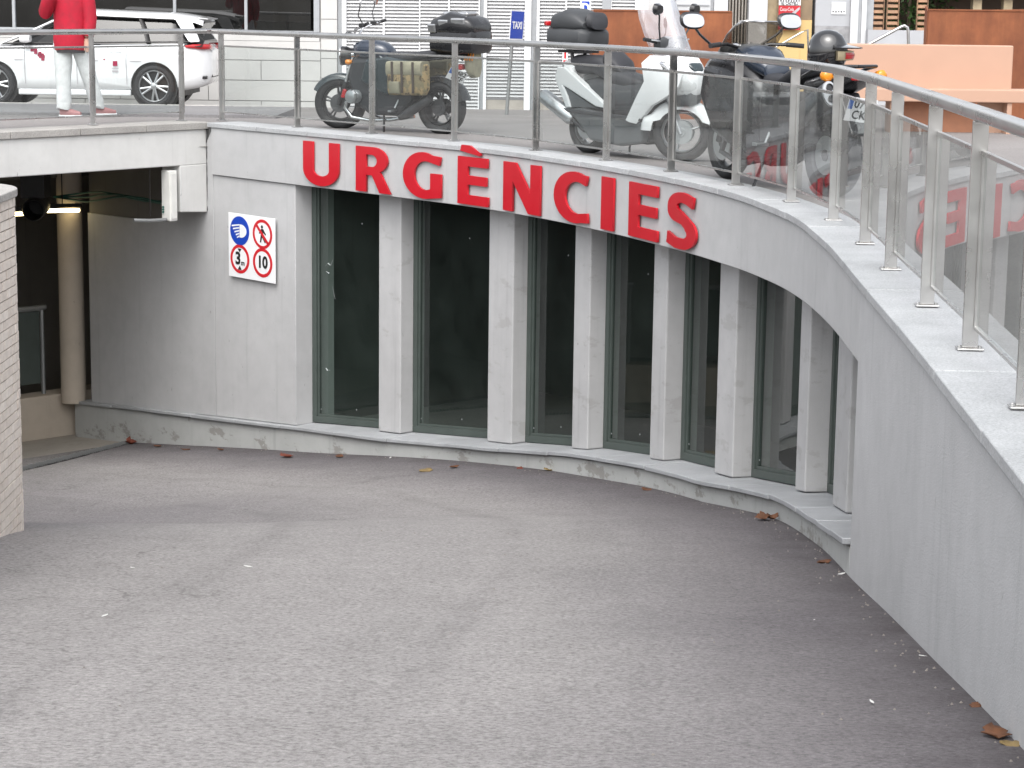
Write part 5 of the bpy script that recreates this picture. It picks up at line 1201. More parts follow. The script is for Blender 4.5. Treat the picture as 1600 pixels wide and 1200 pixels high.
    mb = MB(); mb.box((rx - .84, 0, .50), (.03, .9, .10)); mb.build('rear_diffuser', 'black_metal', t, bevel=.02)
    t.scale = (1, 1, 1.03)
    # wheels
    for xx in (fx, rx):
        for s_ in (-1, 1):
            cc = Vector((xx, s_ * .80, .325)); ax = Vector((0, s_, 0))
            mb = MB(); mb.torus(cc + ax * .06, ax, .232, (.014, .03), 36, 8); mb.lathe([(.02, .05), (.05, .06), (.055, .085), (.02, .095)], cc, ax, 14)
            for k in range(5):
                a = 2 * math.pi * k / 5 + .4 * xx
                for da in (-.20, .20):
                    p0 = Vector((math.cos(a + da * .5) * .045, 0, math.sin(a + da * .5) * .045)); p1 = Vector((math.cos(a + da + .12) * .225, 0, math.sin(a + da + .12) * .225))
                    mb.tube([cc + ax * .075 + p0, cc + ax * .065 + p1], [.020, .017], 6)
            w_ = mb.build('wheel', 'alu', t, smooth=40)
            mb = MB(); mb.torus(cc, ax, .275, (.052, .10), 40, 12); mb.build('tyre', 'rubber', w_, smooth=60)
            mb = MB(); mb.lathe([(.225, -.02), (.225, .0), (.02, .005)], cc, ax, 28); mb.build('brake_backing', 'black_metal', w_)
            mb = MB(); mb.lathe([(.37, -.45), (.37, .01)], cc, ax, 30); mb.build('wheel_well', 'black_metal', t)
    # printed marks on the visible (left) side
    def deco(x, z, w_, h, mat, name='door_mark'):
        mb = MB(); mb.box((x, .904, z), (w_, .004, h)); mb.build(name, mat, t)
    for i, j in ((0, 3), (1, 3), (1, 2.2), (2, 1.5), (2.2, 2.0), (2.9, 1.5), (2.4, 1.0), (3.0, .2), (.2, 3.4), (3.1, 1.0)):
        deco(fx - .62 - .055 * i, .70 + .05 * j, .05, .045, 'decal_red')
    deco(rx + .60, .66, .07, .075, 'decal_red'); deco(rx + .60, .59, .11, .012, 'decal_grey'); deco(rx + .60, .545, .10, .02, 'decal_grey')
    deco(rx + .92, .70, .10, .012, 'decal_grey'); deco(rx + .28, .70, .18, .010, 'decal_grey'); deco(rx + .77, .72, .025, .02, 'decal_red'); deco(fx - .40, .70, .13, .012, 'decal_grey')
car()

# ------------------------------------------------------------------ person in a red jacket
def skinned(name, joints, edges, mat, parent, sub=2):
    """joints: name -> (pos, (rx, ry)); a skin-modifier surface baked to a mesh"""
    keys = list(joints); me = bpy.data.meshes.new(name); me.from_pydata([joints[k][0] for k in keys], [(keys.index(a), keys.index(b_)) for a, b_ in edges], [])
    o = bpy.data.objects.new(name, me); COL.objects.link(o)
    sk = o.modifiers.new('skin', 'SKIN'); me.skin_vertices.new() if not me.skin_vertices else None
    for i, k in enumerate(keys):
        r_ = joints[k][1]; me.skin_vertices[0].data[i].radius = r_ if isinstance(r_, tuple) else (r_, r_); me.skin_vertices[0].data[i].use_root = (i == 0)
    sk.use_smooth_shade = True
    ss = o.modifiers.new('sub', 'SUBSURF'); ss.levels = sub; ss.render_levels = sub
    bpy.context.view_layer.update()
    m2 = bpy.data.meshes.new_from_object(o.evaluated_get(bpy.context.evaluated_depsgraph_get())); bpy.data.objects.remove(o)
    m2.polygons.foreach_set('use_smooth', [True] * len(m2.polygons)); m2.materials.clear(); m2.materials.append(MATS[mat]); m2.name = name
    return link(name, m2, parent)
def person():
    base = Vector((-5.76, 28.45, 0)); base.z = PZ(base.x, base.y) + 0.005
    t = thing('person', 'person in a red jacket, white trousers and pink shoes standing behind the railing', 'person', tuple(base), local=True, rotz=0.0)
    t.scale = (1.02, 1.05, 1.12)
    # x right in the photo, y away; facing right-and-away, arm raised to the face
    J = {'pelvis': ((0, 0, .92), (.15, .115)), 'waist': ((0.0, 0, 1.06), (.145, .11)), 'chest': ((0.0, 0, 1.28), (.17, .125)), 'neckb': ((.0, 0, 1.46), (.10, .09)), 'neck': ((.01, .0, 1.54), .058), 'chin': ((.03, .0, 1.60), (.072, .085)), 'head': ((.03, 0, 1.69), (.085, .10)), 'crown': ((.02, 0, 1.77), (.06, .07)),
         'shl': ((-.18, 0, 1.42), .078), 'ell': ((-.28, -.10, 1.20), .055), 'wrl': ((-.20, -.20, 1.40), .036), 'shr': ((.18, 0, 1.42), .078), 'elr': ((.24, -.03, 1.14), .055), 'wrr': ((.22, -.08, .90), .036),
         'hipl': ((-.09, 0, .88), .10), 'kneel': ((-.10, .0, .49), .068), 'ankl': ((-.10, .0, .09), .045), 'hipr': ((.10, 0, .88), .10), 'kneer': ((.19, .10, .49), .068), 'ankr': ((.29, .22, .10), .045)}
    E = [('pelvis', 'waist'), ('waist', 'chest'), ('chest', 'neckb'), ('neckb', 'neck'), ('neck', 'chin'), ('chin', 'head'), ('head', 'crown'), ('neckb', 'shl'), ('shl', 'ell'), ('ell', 'wrl'), ('neckb', 'shr'), ('shr', 'elr'), ('elr', 'wrr'), ('pelvis', 'hipl'), ('hipl', 'kneel'), ('kneel', 'ankl'), ('pelvis', 'hipr'), ('hipr', 'kneer'), ('kneer', 'ankr')]
    body = skinned('body', J, E, 'skin', t)
    # trousers
    for s_, h, k, a in ((-1, (-.095, 0, .90), (-.105, 0, .49), (-.105, .0, .085)), (1, (.095, 0, .90), (.19, .10, .49), (.285, .215, .095))):
        h, k, a = Vector(h), Vector(k), Vector(a)
        mb = MB(); rings = []
        prof = [(0, .125), (.15, .122), (.35, .110), (.5, .100), (.65, .095), (.8, .092), (.88, .096), (.93, .088), (.97, .094), (1, .086)]
        for q, rr_ in prof:
            p = h.lerp(k, q * 2) if q < .5 else k.lerp(a, (q - .5) * 2)
            rings.append([p + Vector((math.cos(u) * rr_ * (1 + .05 * math.sin(3 * u + q * 23)), math.sin(u) * rr_ * .95, .010 * math.sin(2 * u + q * 31))) for u in [2 * math.pi * w_ / 18 for w_ in range(18)]])
        mb.loft(rings); mb.build('trouser_leg', 'cloth_white', t, smooth=70)
    # jacket
    mb = MB(); rings = []
    for z, hw, hd_ in ((.77, .215, .165), (.79, .22, .17), (.92, .215, .165), (1.05, .205, .155), (1.20, .215, .155), (1.35, .225, .150), (1.44, .19, .13), (1.49, .11, .10), (1.54, .085, .09), (1.56, .08, .085)):
        rings.append([Vector((math.cos(u) * hw * (1 + .03 * math.sin(5 * u + z * 17)), math.sin(u) * hd_ * (1 + .03 * math.sin(4 * u - z * 13)), z + .006 * math.sin(3 * u))) for u in [2 * math.pi * w_ / 24 for w_ in range(24)]])
    mb.loft(rings); jk = mb.build('jacket', 'cloth_red', t, smooth=70)
    mb = MB(); rings = [[Vector((math.cos(u) * hw, math.sin(u) * hd_, z)) for u in [2 * math.pi * w_ / 24 for w_ in range(24)]] for z, hw, hd_ in ((.735, .205, .155), (.78, .212, .162))]
    mb.loft(rings); mb.build('jacket_hem', 'cloth_dark', jk, smooth=60)
    for pts in ([(-.17, 0, 1.43), (-.24, -.05, 1.32), (-.29, -.11, 1.20), (-.25, -.17, 1.30), (-.205, -.195, 1.38)], [(.17, 0, 1.43), (.225, -.01, 1.30), (.255, -.03, 1.13), (.25, -.06, 1.0), (.235, -.08, .92)]):
        mb = MB(); mb.tube(pts, [.105, .098, .088, .078, .068], 14); mb.build('sleeve', 'cloth_red', jk, smooth=70)
    # hands: palm, four fingers, thumb
    for w0, dirv, side in (((-.20, -.20, 1.40), Vector((.25, -.05, 1)).normalized(), Vector((0, -1, 0))), ((.22, -.08, .90), Vector((.05, -.12, -1)).normalized(), Vector((0, -1, 0)))):
        w0 = Vector(w0); lat = dirv.cross(side).normalized(); lat = lat if lat.length else Vector((1, 0, 0))
        mb = MB(); rings = []
        for q, a_, b_ in ((0, .028, .020), (.03, .036, .018), (.08, .042, .016), (.095, .040, .014)):
            rings.append([w0 + dirv * q + lat * math.cos(u) * a_ + side * math.sin(u) * b_ for u in [2 * math.pi * z_ / 12 for z_ in range(12)]])
        mb.loft(rings)
        for f_, (o_, ln) in enumerate(((-.030, .070), (-.010, .080), (.010, .075), (.029, .058))):
            b0 = w0 + dirv * .088 + lat * o_; mb.tube([b0, b0 + dirv * ln * .5 + side * .008, b0 + dirv * ln * .85 + side * .028], [.009, .0085, .007], 8)
        b0 = w0 + dirv * .03 - lat * .034; mb.tube([b0, b0 + dirv * .03 - lat * .02 + side * .01, b0 + dirv * .06 - lat * .022 + side * .022], [.012, .010, .008], 8)
        mb.build('hand', 'skin', body, smooth=60)
    # hair and face
    mb = MB(); rings = []
    for z, r_ in ((1.62, .086), (1.67, .102), (1.73, .106), (1.79, .090), (1.83, .055), (1.845, .015)):
        rings.append([Vector((.015 + math.cos(u) * r_ * (1.0 if math.cos(u) < .2 or z > 1.72 else .82), math.sin(u) * r_ * 1.02, z)) for u in [2 * math.pi * q / 20 for q in range(20)]])
    mb.loft(rings); mb.build('hair', 'hair_dark', body, smooth=60)
    mb = MB(); mb.tube([(.10, .0, 1.70), (.125, .0, 1.665), (.105, 0, 1.655)], [.010, .016, .010], 8); mb.build('nose', 'skin', body, smooth=60)
    for s_ in (-1, 1):
        mb = MB(); mb.lathe([(.002, -.008), (.010, -.003), (.010, .003), (.002, .008)], (.106, s_ * .035, 1.70), (1, 0, 0), 10); mb.build('eye', 'sign_black', body, smooth=60)
        mb = MB(); mb.lathe([(.004, -.01), (.022, -.004), (.026, .004), (.01, .01)], (.02, s_ * .104, 1.68), (0, 1, 0), 12); mb.build('ear', 'skin', body, smooth=60)
    mb = MB(); mb.box((.112, 0, 1.625), (.008, .045, .010)); mb.build('mouth', 'shoe_pink', body, bevel=.003)
    # shoes
    for c0, a in (((-.085, .0, 0), R(-8)), ((.31, .225, .01), R(20))):
        M_ = Matrix.Translation(c0) @ Matrix.Rotation(a, 4, 'Z')
        mb = MB(); blob([(-.07, 0, .05, .03, .04, 3), (-.05, 0, .055, .042, .05, 3), (.05, 0, .050, .046, .045, 3), (.14, 0, .040, .047, .032, 3), (.20, 0, .034, .030, .022, 3)], 16, mb=mb); mb.v = [tuple(M_ @ Vector(v)) for v in mb.v]; sh = mb.build('shoe', 'shoe_pink', t, smooth=55)
        mb = MB(); blob([(-.08, 0, .011, .035, .011, 4), (.0, 0, .011, .048, .011, 4), (.13, 0, .011, .051, .011, 4), (.21, 0, .013, .030, .010, 4)], 16, mb=mb); mb.v = [tuple(M_ @ Vector(v)) for v in mb.v]; mb.build('sole', 'paint_white', sh, smooth=40)
person()

# ------------------------------------------------------------------ pavement strip and kerb in front of the car
mb = MB(); mb.hexa([(-16, 29.2, -.028), (-3.2, 29.2, -.028), (-3.2, 32.3, -.075), (-16, 32.3, -.075)], [(-16, 29.2, -.4), (-3.2, 29.2, -.4), (-3.2, 32.3, -.4), (-16, 32.3, -.4)]); struct(mb.build('raised_pavement', 'pavement_grey'))
for i in range(13):
    mb = MB(); x0 = -16 + i * .985; mb.box((x0 + .49, 32.375, -.16), (.975, .13, .19)); o = mb.build('kerb_stone', 'old_coping', bpy.data.objects['raised_pavement'], bevel=.015)

# ------------------------------------------------------------------ pale stone building with a dark shop window
YB = 37.3
GB = -0.345
plain('facade_stone', (0.54, 0.535, 0.52), 0.7, var=0.05, scale=1.2)
plain('facade_joint', (0.30, 0.295, 0.285), 0.9)
plain('louvre_white', (0.52, 0.525, 0.53), 0.5, var=0.04)
plain('louvre_shade', (0.50, 0.50, 0.50), 0.8)
plain('column_grey', (0.36, 0.375, 0.39), 0.5)
plain('ochre', (0.22, 0.175, 0.055), 0.8)
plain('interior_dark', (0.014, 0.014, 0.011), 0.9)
plain('plinth_beige', (0.40, 0.37, 0.33), 0.85, var=0.1)
def stone_building():
    x0, x1 = X_(-420, YB), X_(527, YB)
    t = thing('stone_clad_building', 'pale stone clad building with a wide dark window behind the white car', 'building', ((x0 + x1) / 2, YB, GB))
    wz0 = Z_(50, YB, 300)                    # window bottom
    wx1 = X_(499, YB)
    mb = MB(); mb.hexa([(x0, YB + .03, GB - .3), (x1, YB + .03, GB - .3), (x1, YB + .5, GB - .3), (x0, YB + .5, GB - .3)], [(x0, YB + .03, wz0 - .02), (x1, YB + .03, wz0 - .02), (x1, YB + .5, wz0 - .02), (x0, YB + .5, wz0 - .02)])
    mb.box(((wx1 + x1) / 2, YB + .27, 2.6), (x1 - wx1, .47, 3.6 + 1.2)); mb.box(((x0 + x1) / 2, YB + .27, 5.6), (x1 - x0, .47, 1.6)); mb.build('backing_wall', 'facade_joint', t)
    # stone slabs in courses
    lines = [Z_(y, YB, 400) for y in (176, 157.5, 125.5, 94, 63.5)]
    lines[0] = GB - .2
    for i in range(4):
        za, zb = lines[i] + .006, lines[i + 1] - .006
        xs = x0 + (.6 if i % 2 else 0)
        while xs < x1 - .28:
            xe = min(xs + 1.5, x1 - .28)
            if xe > x1 - .30 - .4: xe = x1 - .28
            mb = MB(); mb.hexa([(xs + .006, YB, za), (xe - .006, YB, za), (xe - .006, YB + .028, za), (xs + .006, YB + .028, za)], [(xs + .006, YB, zb), (xe - .006, YB, zb), (xe - .006, YB + .028, zb), (xs + .006, YB + .028, zb)]); mb.build('stone_slab', 'facade_stone', t)
            xs = xe
    # pilaster slabs right of the window
    zz = GB - .2
    for k in range(14):
        za, zb = zz + .005, zz + (.33 if k else .37); zz = zb
        mb = MB(); mb.hexa([(x1 - .275, YB - .004, za), (x1 - .003, YB - .004, za), (x1 - .003, YB + .028, za), (x1 - .275, YB + .028, za)], [(x1 - .275, YB - .004, zb - .005), (x1 - .003, YB - .004, zb - .005), (x1 - .003, YB + .028, zb - .005), (x1 - .275, YB + .028, zb - .005)]); mb.build('stone_slab', 'facade_stone', t)
    top = lines[4]
    mb = MB(); mb.hexa([(x0, YB - .002, top), (wx1, YB - .002, top), (wx1, YB + .03, top), (x0, YB + .03, top)], [(x0, YB - .002, wz0), (wx1, YB - .002, wz0), (wx1, YB + .03, wz0), (x0, YB + .03, wz0)]); mb.build('stone_slab', 'facade_stone', t)
    # window: panes between mullions
    mull = [X_(p, YB) for p in (-300, -180, -60, 22, 145, 273, 384, 487)]
    fr = MB(); fr.box(((x0 + wx1) / 2, YB + .10, wz0 + .02), (wx1 - x0, .10, .04)); w0 = fr.build('window', 'column_grey', t)
    mb = MB(); mb.box(((mull[-1] + wx1) / 2 + .02, YB + .06, (wz0 + 4.8) / 2), (wx1 - mull[-1] - .03, .12, 4.8 - wz0)); mb.build('window_frame', 'column_grey', w0, bevel=.01)
    for x in mull[:-1]:
        mb = MB(); mb.box((x, YB + .10, (wz0 + 4.8) / 2 + .04), (.05, .08, 4.8 - wz0)); mb.build('mullion', 'column_grey', w0, bevel=.006)
    for a, b_ in zip([x0] + mull[:-1], mull):
        mb = MB(); mb.add([(a + .026, YB + .13, wz0 + .04), (b_ - .026, YB + .13, wz0 + .04), (b_ - .026, YB + .13, 4.8), (a + .026, YB + .13, 4.8)], [(0, 1, 2, 3)]); mb.build('pane', 'dark_glass', w0)
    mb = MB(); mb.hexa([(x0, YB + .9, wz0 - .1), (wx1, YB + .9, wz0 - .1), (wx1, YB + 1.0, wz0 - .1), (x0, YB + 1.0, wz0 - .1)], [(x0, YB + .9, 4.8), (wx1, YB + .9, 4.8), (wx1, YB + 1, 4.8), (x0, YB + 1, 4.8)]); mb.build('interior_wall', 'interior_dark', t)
    mb = MB(); mb.box(((X_(425, YB) + X_(476, YB)) / 2, YB + .2, (wz0 + 4.8) / 2), (X_(476, YB) - X_(425, YB), .03, 4.8 - wz0)); mb.build('ochre_blind', 'ochre', t)
stone_building()

def louvre_building():
    t = thing('louvred_building', 'building front of white horizontal louvre panels between white posts', 'building', (X_(750, YB), YB, GB))
    # bays: left px, right px, bottom py
    bays = [(541.5, 598, 172), (601, 654.5, 172), (656.5, 699.5, 172), (702, 747, 172), (760, 819, 153), (842, 882, 153), (884.5, 939, 153), (954, 990, 150)]
    ztop = 4.2
    for a, b_, pb in bays:
        xa, xb = X_(a, YB), X_(b_, YB); z0 = Z_(pb, YB, (a + b_) / 2)
        mb = MB(); zz = z0 + .02; pitch = .0575
        while zz < ztop:
            mb.add([(xa, YB - .012, zz), (xb, YB - .012, zz), (xb, YB + .035, zz + .05), (xa, YB + .035, zz + .05), (xa, YB - .012, zz - .006), (xb, YB - .012, zz - .006)], [(0, 1, 2, 3), (4, 5, 1, 0)]); zz += pitch
        o = mb.build('louvre_panel', 'louvre_white', t); o['kind'] = 'stuff'
        mb = MB(); mb.box(((xa + xb) / 2, YB + .07, (z0 + ztop) / 2), (xb - xa, .02, ztop - z0)); mb.build('louvre_backing', 'louvre_shade', t)
        if pb < 160:
            zb = GB - .1; mb = MB(); mb.box(((xa + xb) / 2, YB + .05, (z0 + zb) / 2 - .02), (xb - xa + .05, .06, z0 - zb - .03)); mb.build('plinth', 'plinth_beige', t)
    for a, b_, mat, dy, pb in [(527, 534.5, 'column_grey', .10, 180), (534.5, 541.5, 'paint_white', .0, 180), (598, 601, 'paint_white', .02, 176), (654.5, 656.5, 'paint_white', .02, 176), (699.5, 702, 'paint_white', .02, 176), (747, 749, 'paint_white', .02, 176), (749, 755, 'column_grey', .08, 178), (755, 760, 'paint_white', .0, 178),
                               (819, 829, 'paint_white', .0, 178), (829, 837.5, 'column_grey', .08, 178), (837.5, 842, 'paint_white', .0, 178), (882, 884.5, 'paint_white', .02, 176), (939, 953, 'column_grey', .04, 178), (990, 1004, 'paint_white', 0, 178), (953, 954, 'paint_white', .02, 178)]:
        xa, xb = X_(a, YB), X_(b_, YB); zb = GB - .1
        mb = MB(); mb.box(((xa + xb) / 2, YB + dy, (zb + ztop) / 2), (xb - xa - .002, .10, ztop - zb)); mb.build('post', mat, t, bevel=.004)
    mb = MB(); mb.box(((X_(527, YB) + X_(1004, YB)) / 2, YB + .2, ztop + .6), (X_(1004, YB) - X_(527, YB), .5, 1.2)); mb.build('parapet', 'facade_stone', t)
    n = thing('warning_notice', 'small white and red warning notice on the louvre panel', 'notice', (X_(882, YB), YB - .05, Z_(98, YB, 882)))
    xa, xb, za, zb = X_(878.5, YB), X_(887, YB), Z_(99, YB, 882), Z_(80, YB, 882)
    mb = MB(); mb.box(((xa + xb) / 2, YB - .062, (za + zb) / 2), (xb - xa, .006, zb - za)); mb.build('plate', 'paint_white', n)
    mb = MB(); mb.box(((xa + xb) / 2, YB - .067, zb - .07), (.035, .004, .10)); mb.build('red_mark', 'sign_red', n)
    mb = MB(); mb.box(((xa + xb) / 2, YB - .067, za + .04), (.06, .004, .035)); mb.build('red_mark', 'sign_red', n)
louvre_building()

# ------------------------------------------------------------------ shop row at the back right
YS = 41.0
plain('render_white', (0.62, 0.63, 0.64), 0.8, var=0.05, scale=1.5)
plain('render_grey', (0.42, 0.43, 0.45), 0.8, var=0.06, scale=1.5)
plain('stone_ochre', (0.36, 0.29, 0.19), 0.9, var=0.15, bumpy=.5)
plain('wall_yellow', (0.62, 0.45, 0.20), 0.85, var=0.05, scale=1.5)
plain('iron_brown', (0.075, 0.062, 0.05), 0.7, var=.2)
plain('wood_slat', (0.34, 0.20, 0.12), 0.75, var=0.2)
plain('poster_red', (0.50, 0.02, 0.03), 0.4, var=0.05)
plain('stone_rough', (0.33, 0.33, 0.34), 0.9, var=.2, bumpy=.6)
plain('timber_dark', (0.10, 0.07, 0.05), 0.7)
plain('leaf_green', (0.05, 0.11, 0.025), 0.6, var=0.3, scale=3)
plain('tan_door', (0.26, 0.19, 0.12), 0.7, var=.1)
def shops():
    t = thing('shop_row', 'row of grey, ochre and yellow shop fronts at the back right', 'building', (X_(1200, YS), YS, GB - .3))
    G = GB - .4; top = 4.4
    def strip(a, b_, mat, name, dy=0.0, z0=None, z1=None, dep=.25):
        xa, xb = X_(a, YS), X_(b_, YS); z0_ = G if z0 is None else z0; z1_ = top if z1 is None else z1
        mb = MB(); mb.box(((xa + xb) / 2, YS + dy + dep / 2, (z0_ + z1_) / 2), (xb - xa - .004, dep, z1_ - z0_)); return mb.build(name, mat, t)
    zz = lambda y: Z_(y, YS, 1250)
    strip(1003, 1011, 'facade_stone', 'wall_strip'); strip(1011, 1021, 'stone_ochre', 'wall_strip', .05); strip(1021, 1054, 'column_grey', 'glass_front', .12)
    strip(1054, 1108, 'render_white', 'wall_panel', .02); strip(1108, 1113, 'render_grey', 'wall_joint', .06); strip(1113, 1135, 'render_white', 'wall_panel')
    mb = MB(); mb.box((X_(1080, YS), YS + .012, zz(10)), (X_(1107, YS) - X_(1055, YS), .02, .02)); mb.build('wall_groove', 'render_grey', t)
    strip(1135, 1167, 'iron_brown', 'gate_backing', .30)
    for p in range(1139, 1167, 5):
        mb = MB(); mb.tube([(X_(p, YS), YS + .2, G), (X_(p, YS), YS + .2, top)], .016, 6); mb.build('gate_bar', 'plinth_beige', t)
    strip(1167, 1196, 'render_white', 'wall_pillar', -.05); strip(1196, 1212, 'stone_ochre', 'wall_strip', .08); strip(1212, 1249, 'wall_yellow', 'wall_panel', .03, z1=zz(47))
    strip(1212, 1249, 'stone_ochre', 'wall_panel', .06, z0=zz(47) + .003)
    strip(1249, 1267, 'tan_door', 'door', .08, z0=zz(31)); strip(1249, 1267, 'wall_yellow', 'wall_panel', .05, z1=zz(31) - .003); strip(1267, 1271, 'black_metal', 'dark_gap', .14)
    strip(1271, 1325, 'render_grey', 'wall_panel', .0, z0=zz(40)); strip(1271, 1325, 'stone_rough', 'stone_base', -.02, z1=zz(40) - .002)
    strip(1325, 1337, 'render_white', 'wall_pillar', -.10); strip(1337, 1342, 'column_grey', 'drain_pipe', -.06); strip(1342, 1350, 'render_white', 'wall_pillar', -.08)
    strip(1350, 1600 + 260, 'timber_dark', 'recess_wall', 1.3)
    for a, b_ in ((1362, 1378), (1384, 1401), (1431, 1446)):
        xa, xb = X_(a, YS), X_(b_, YS)
        strip(a - 1.2, a, 'wood_slat', 'shutter_frame', .05, z0=zz(48), dep=.08); strip(b_, b_ + 1.2, 'wood_slat', 'shutter_frame', .05, z0=zz(48), dep=.08)
        z_ = zz(48)
        while z_ < top:
            mb = MB(); mb.box(((xa + xb) / 2, YS + .09, z_ + .05), (xb - xa - .01, .03, .065), Matrix.Rotation(R(-30), 3, 'X')); mb.build('shutter_slat', 'wood_slat', t); z_ += .105
    strip(1350, 1362, 'column_grey', 'wall_pillar', .02); strip(1350, 1447, 'render_grey', 'stair_wall', -.30, z1=zz(45), dep=.2)
    for a in (1521, 1569):
        strip(a, a + 14, 'stone_ochre', 'wall_pillar', .3)
    strip(1447, 1860, 'stone_rough', 'low_roof', .2, z0=zz(-8), z1=zz(-40), dep=1.0)
    mb = MB(); mb.box((X_(1400, YS), YS + .3, top + .5), (X_(1860, YS) - X_(1003, YS), .6, 1.0)); mb.build('parapet', 'render_white', t)
    # shop sign board
    sb = thing('bar_sign', 'white and red bar sign board above the yellow wall', 'sign', (X_(1230, YS), YS - .1, zz(47)))
    xa, xb = X_(1213, YS), X_(1247, YS)
    mb = MB(); mb.box(((xa + xb) / 2, YS - .06, (zz(8.5) + zz(-14)) / 2), (xb - xa, .05, zz(-14) - zz(8.5))); mb.build('name_board', 'paint_white', sb, bevel=.004)
    mb = MB(); mb.box(((xa + xb) / 2, YS - .06, (zz(9) + zz(47)) / 2), (xb - xa, .05, zz(9) - zz(47) - .004)); mb.build('red_board', 'poster_red', sb, bevel=.004)
    fr = lambda cx, cz: (lambda u, v, d: Vector((cx + u, YS - .087 - d, cz + v)))
    for q in range(8):       # upper line of the board, too blurred to read: plain dark marks
        mb = MB(); mb.box((xa + .035 + q * .048, YS - .0865, zz(.8)), (.026 if q % 3 else .034, .003, .05)); mb.build('blurred_mark', 'decal_dark', sb)
    put('lettering', text_mesh('EL CASTELL', .075, fr((xa + xb) / 2, zz(5.7)), .002, .002, squeeze=.82), 'sign_black', sb)
    put('lettering', text_mesh('Coca-Cola', .09, fr(xa + .15, zz(15)), .002, .0, squeeze=.66), 'paint_white', sb)
    mb = MB(); f_ = fr(xa, zz(47)); h = zz(9) - zz(47); w_ = xb - xa
    mb.prism([(w_ * .30, h * .45), (w_ * .62, h * .72), (w_ * .95, h * .96), (w_ * .97, h * .86), (w_ * .68, h * .60), (w_ * .40, h * .30)], f_, .0, .002); mb.build('white_ribbon', 'decal_grey', sb)
    nt_ = thing('wall_notice', 'white paper notice on the grey wall behind the helmet', 'notice', (X_(1307, YS), YS - .02, zz(22)))
    mb = MB(); mb.box((X_(1307, YS), YS - .012, (zz(2.5) + zz(21.5)) / 2), (X_(1318, YS) - X_(1296, YS), .008, zz(2.5) - zz(21.5))); mb.build('sheet', 'paint_white', nt_)
    for q in range(5):
        mb = MB(); mb.box((X_(1307, YS) - .10 + q * .05, YS - .0175, zz(17.3)), (.030, .003, .028 + .01 * (q % 2))); mb.build('blurred_mark', 'decal_dark', nt_)
shops()

# leafy shrub behind the shutters
def shrub(px, y, z0, z1, wd, n, label):
    t = thing('leafy_shrub', label, 'shrub', (X_(px, y), y, GB - .4))
    mb = MB(); cx = X_(px, y)
    for k in range(n):
        u = random.random(); z = z0 + (z1 - z0) * u; r_ = wd * (0.5 + .5 * math.sin(u * 3.1)) * random.random() ** .5
        a = random.uniform(0, 6.28); p = Vector((cx + math.cos(a) * r_, y + math.sin(a) * r_ * .6, z))
        d = Vector((random.gauss(0, 1), random.gauss(0, 1), random.gauss(.2, .7))).normalized(); s_ = d.cross(Vector((random.gauss(0, 1), random.gauss(0, 1), random.gauss(0, 1)))).normalized(); l = random.uniform(.07, .14)
        mb.add([p, p + d * l * .5 + s_ * l * .22, p + d * l, p + d * l * .5 - s_ * l * .22], [(0, 1, 2, 3)])
    o = mb.build('foliage', 'leaf_green', t); o['kind'] = 'stuff'
    mb = MB(); 
    mb.tube([(cx, y, GB - .5), (cx + .04, y, (z0 + z1) / 2), (cx - .03, y, z1)], [.05, .035, .012], 8); mb.build('trunk', 'timber_dark', t)
    for k in range(6):
        zq = z0 + (z1 - z0) * (k + 1) / 8; mb = MB(); mb.tube([(cx, y, zq), (cx + wd * .6 * math.cos(k * 2.1), y + .3 * math.sin(k * 2.1), zq + .25)], [.018, .006], 6); mb.build('branch', 'timber_dark', t)
shrub(1414, 41.9, .2, 3.0, .55, 1500, 'green leafy shrub between the wooden shutters')
shrub(1452, 42.0, .7, 2.6, .42, 900, 'green leafy shrub right of the wooden shutters behind the rusty wall')

# stair handrail
hr = MB(); y = 39.2; hr.tube([at(1352, 74, y), at(1360, 68, y), at(1408, 42, y), at(1413, 40, y), at(1418, 43, y), at(1419, 48, y), at(1420, 110, y)], .028, 10)
tag(hr.build('stair_handrail', 'stainless', smooth=60), 'bent steel tube handrail of the stair behind the pink bench', 'handrail')
hr = MB(); y = 38.6; hr.tube([at(1205, 78, y), at(1250, 52, y), at(1262, 46, y), at(1264, 110, y)], .016, 8)
tag(hr.build('stair_handrail', 'stainless', smooth=60), 'thin steel handrail in front of the yellow wall', 'handrail')

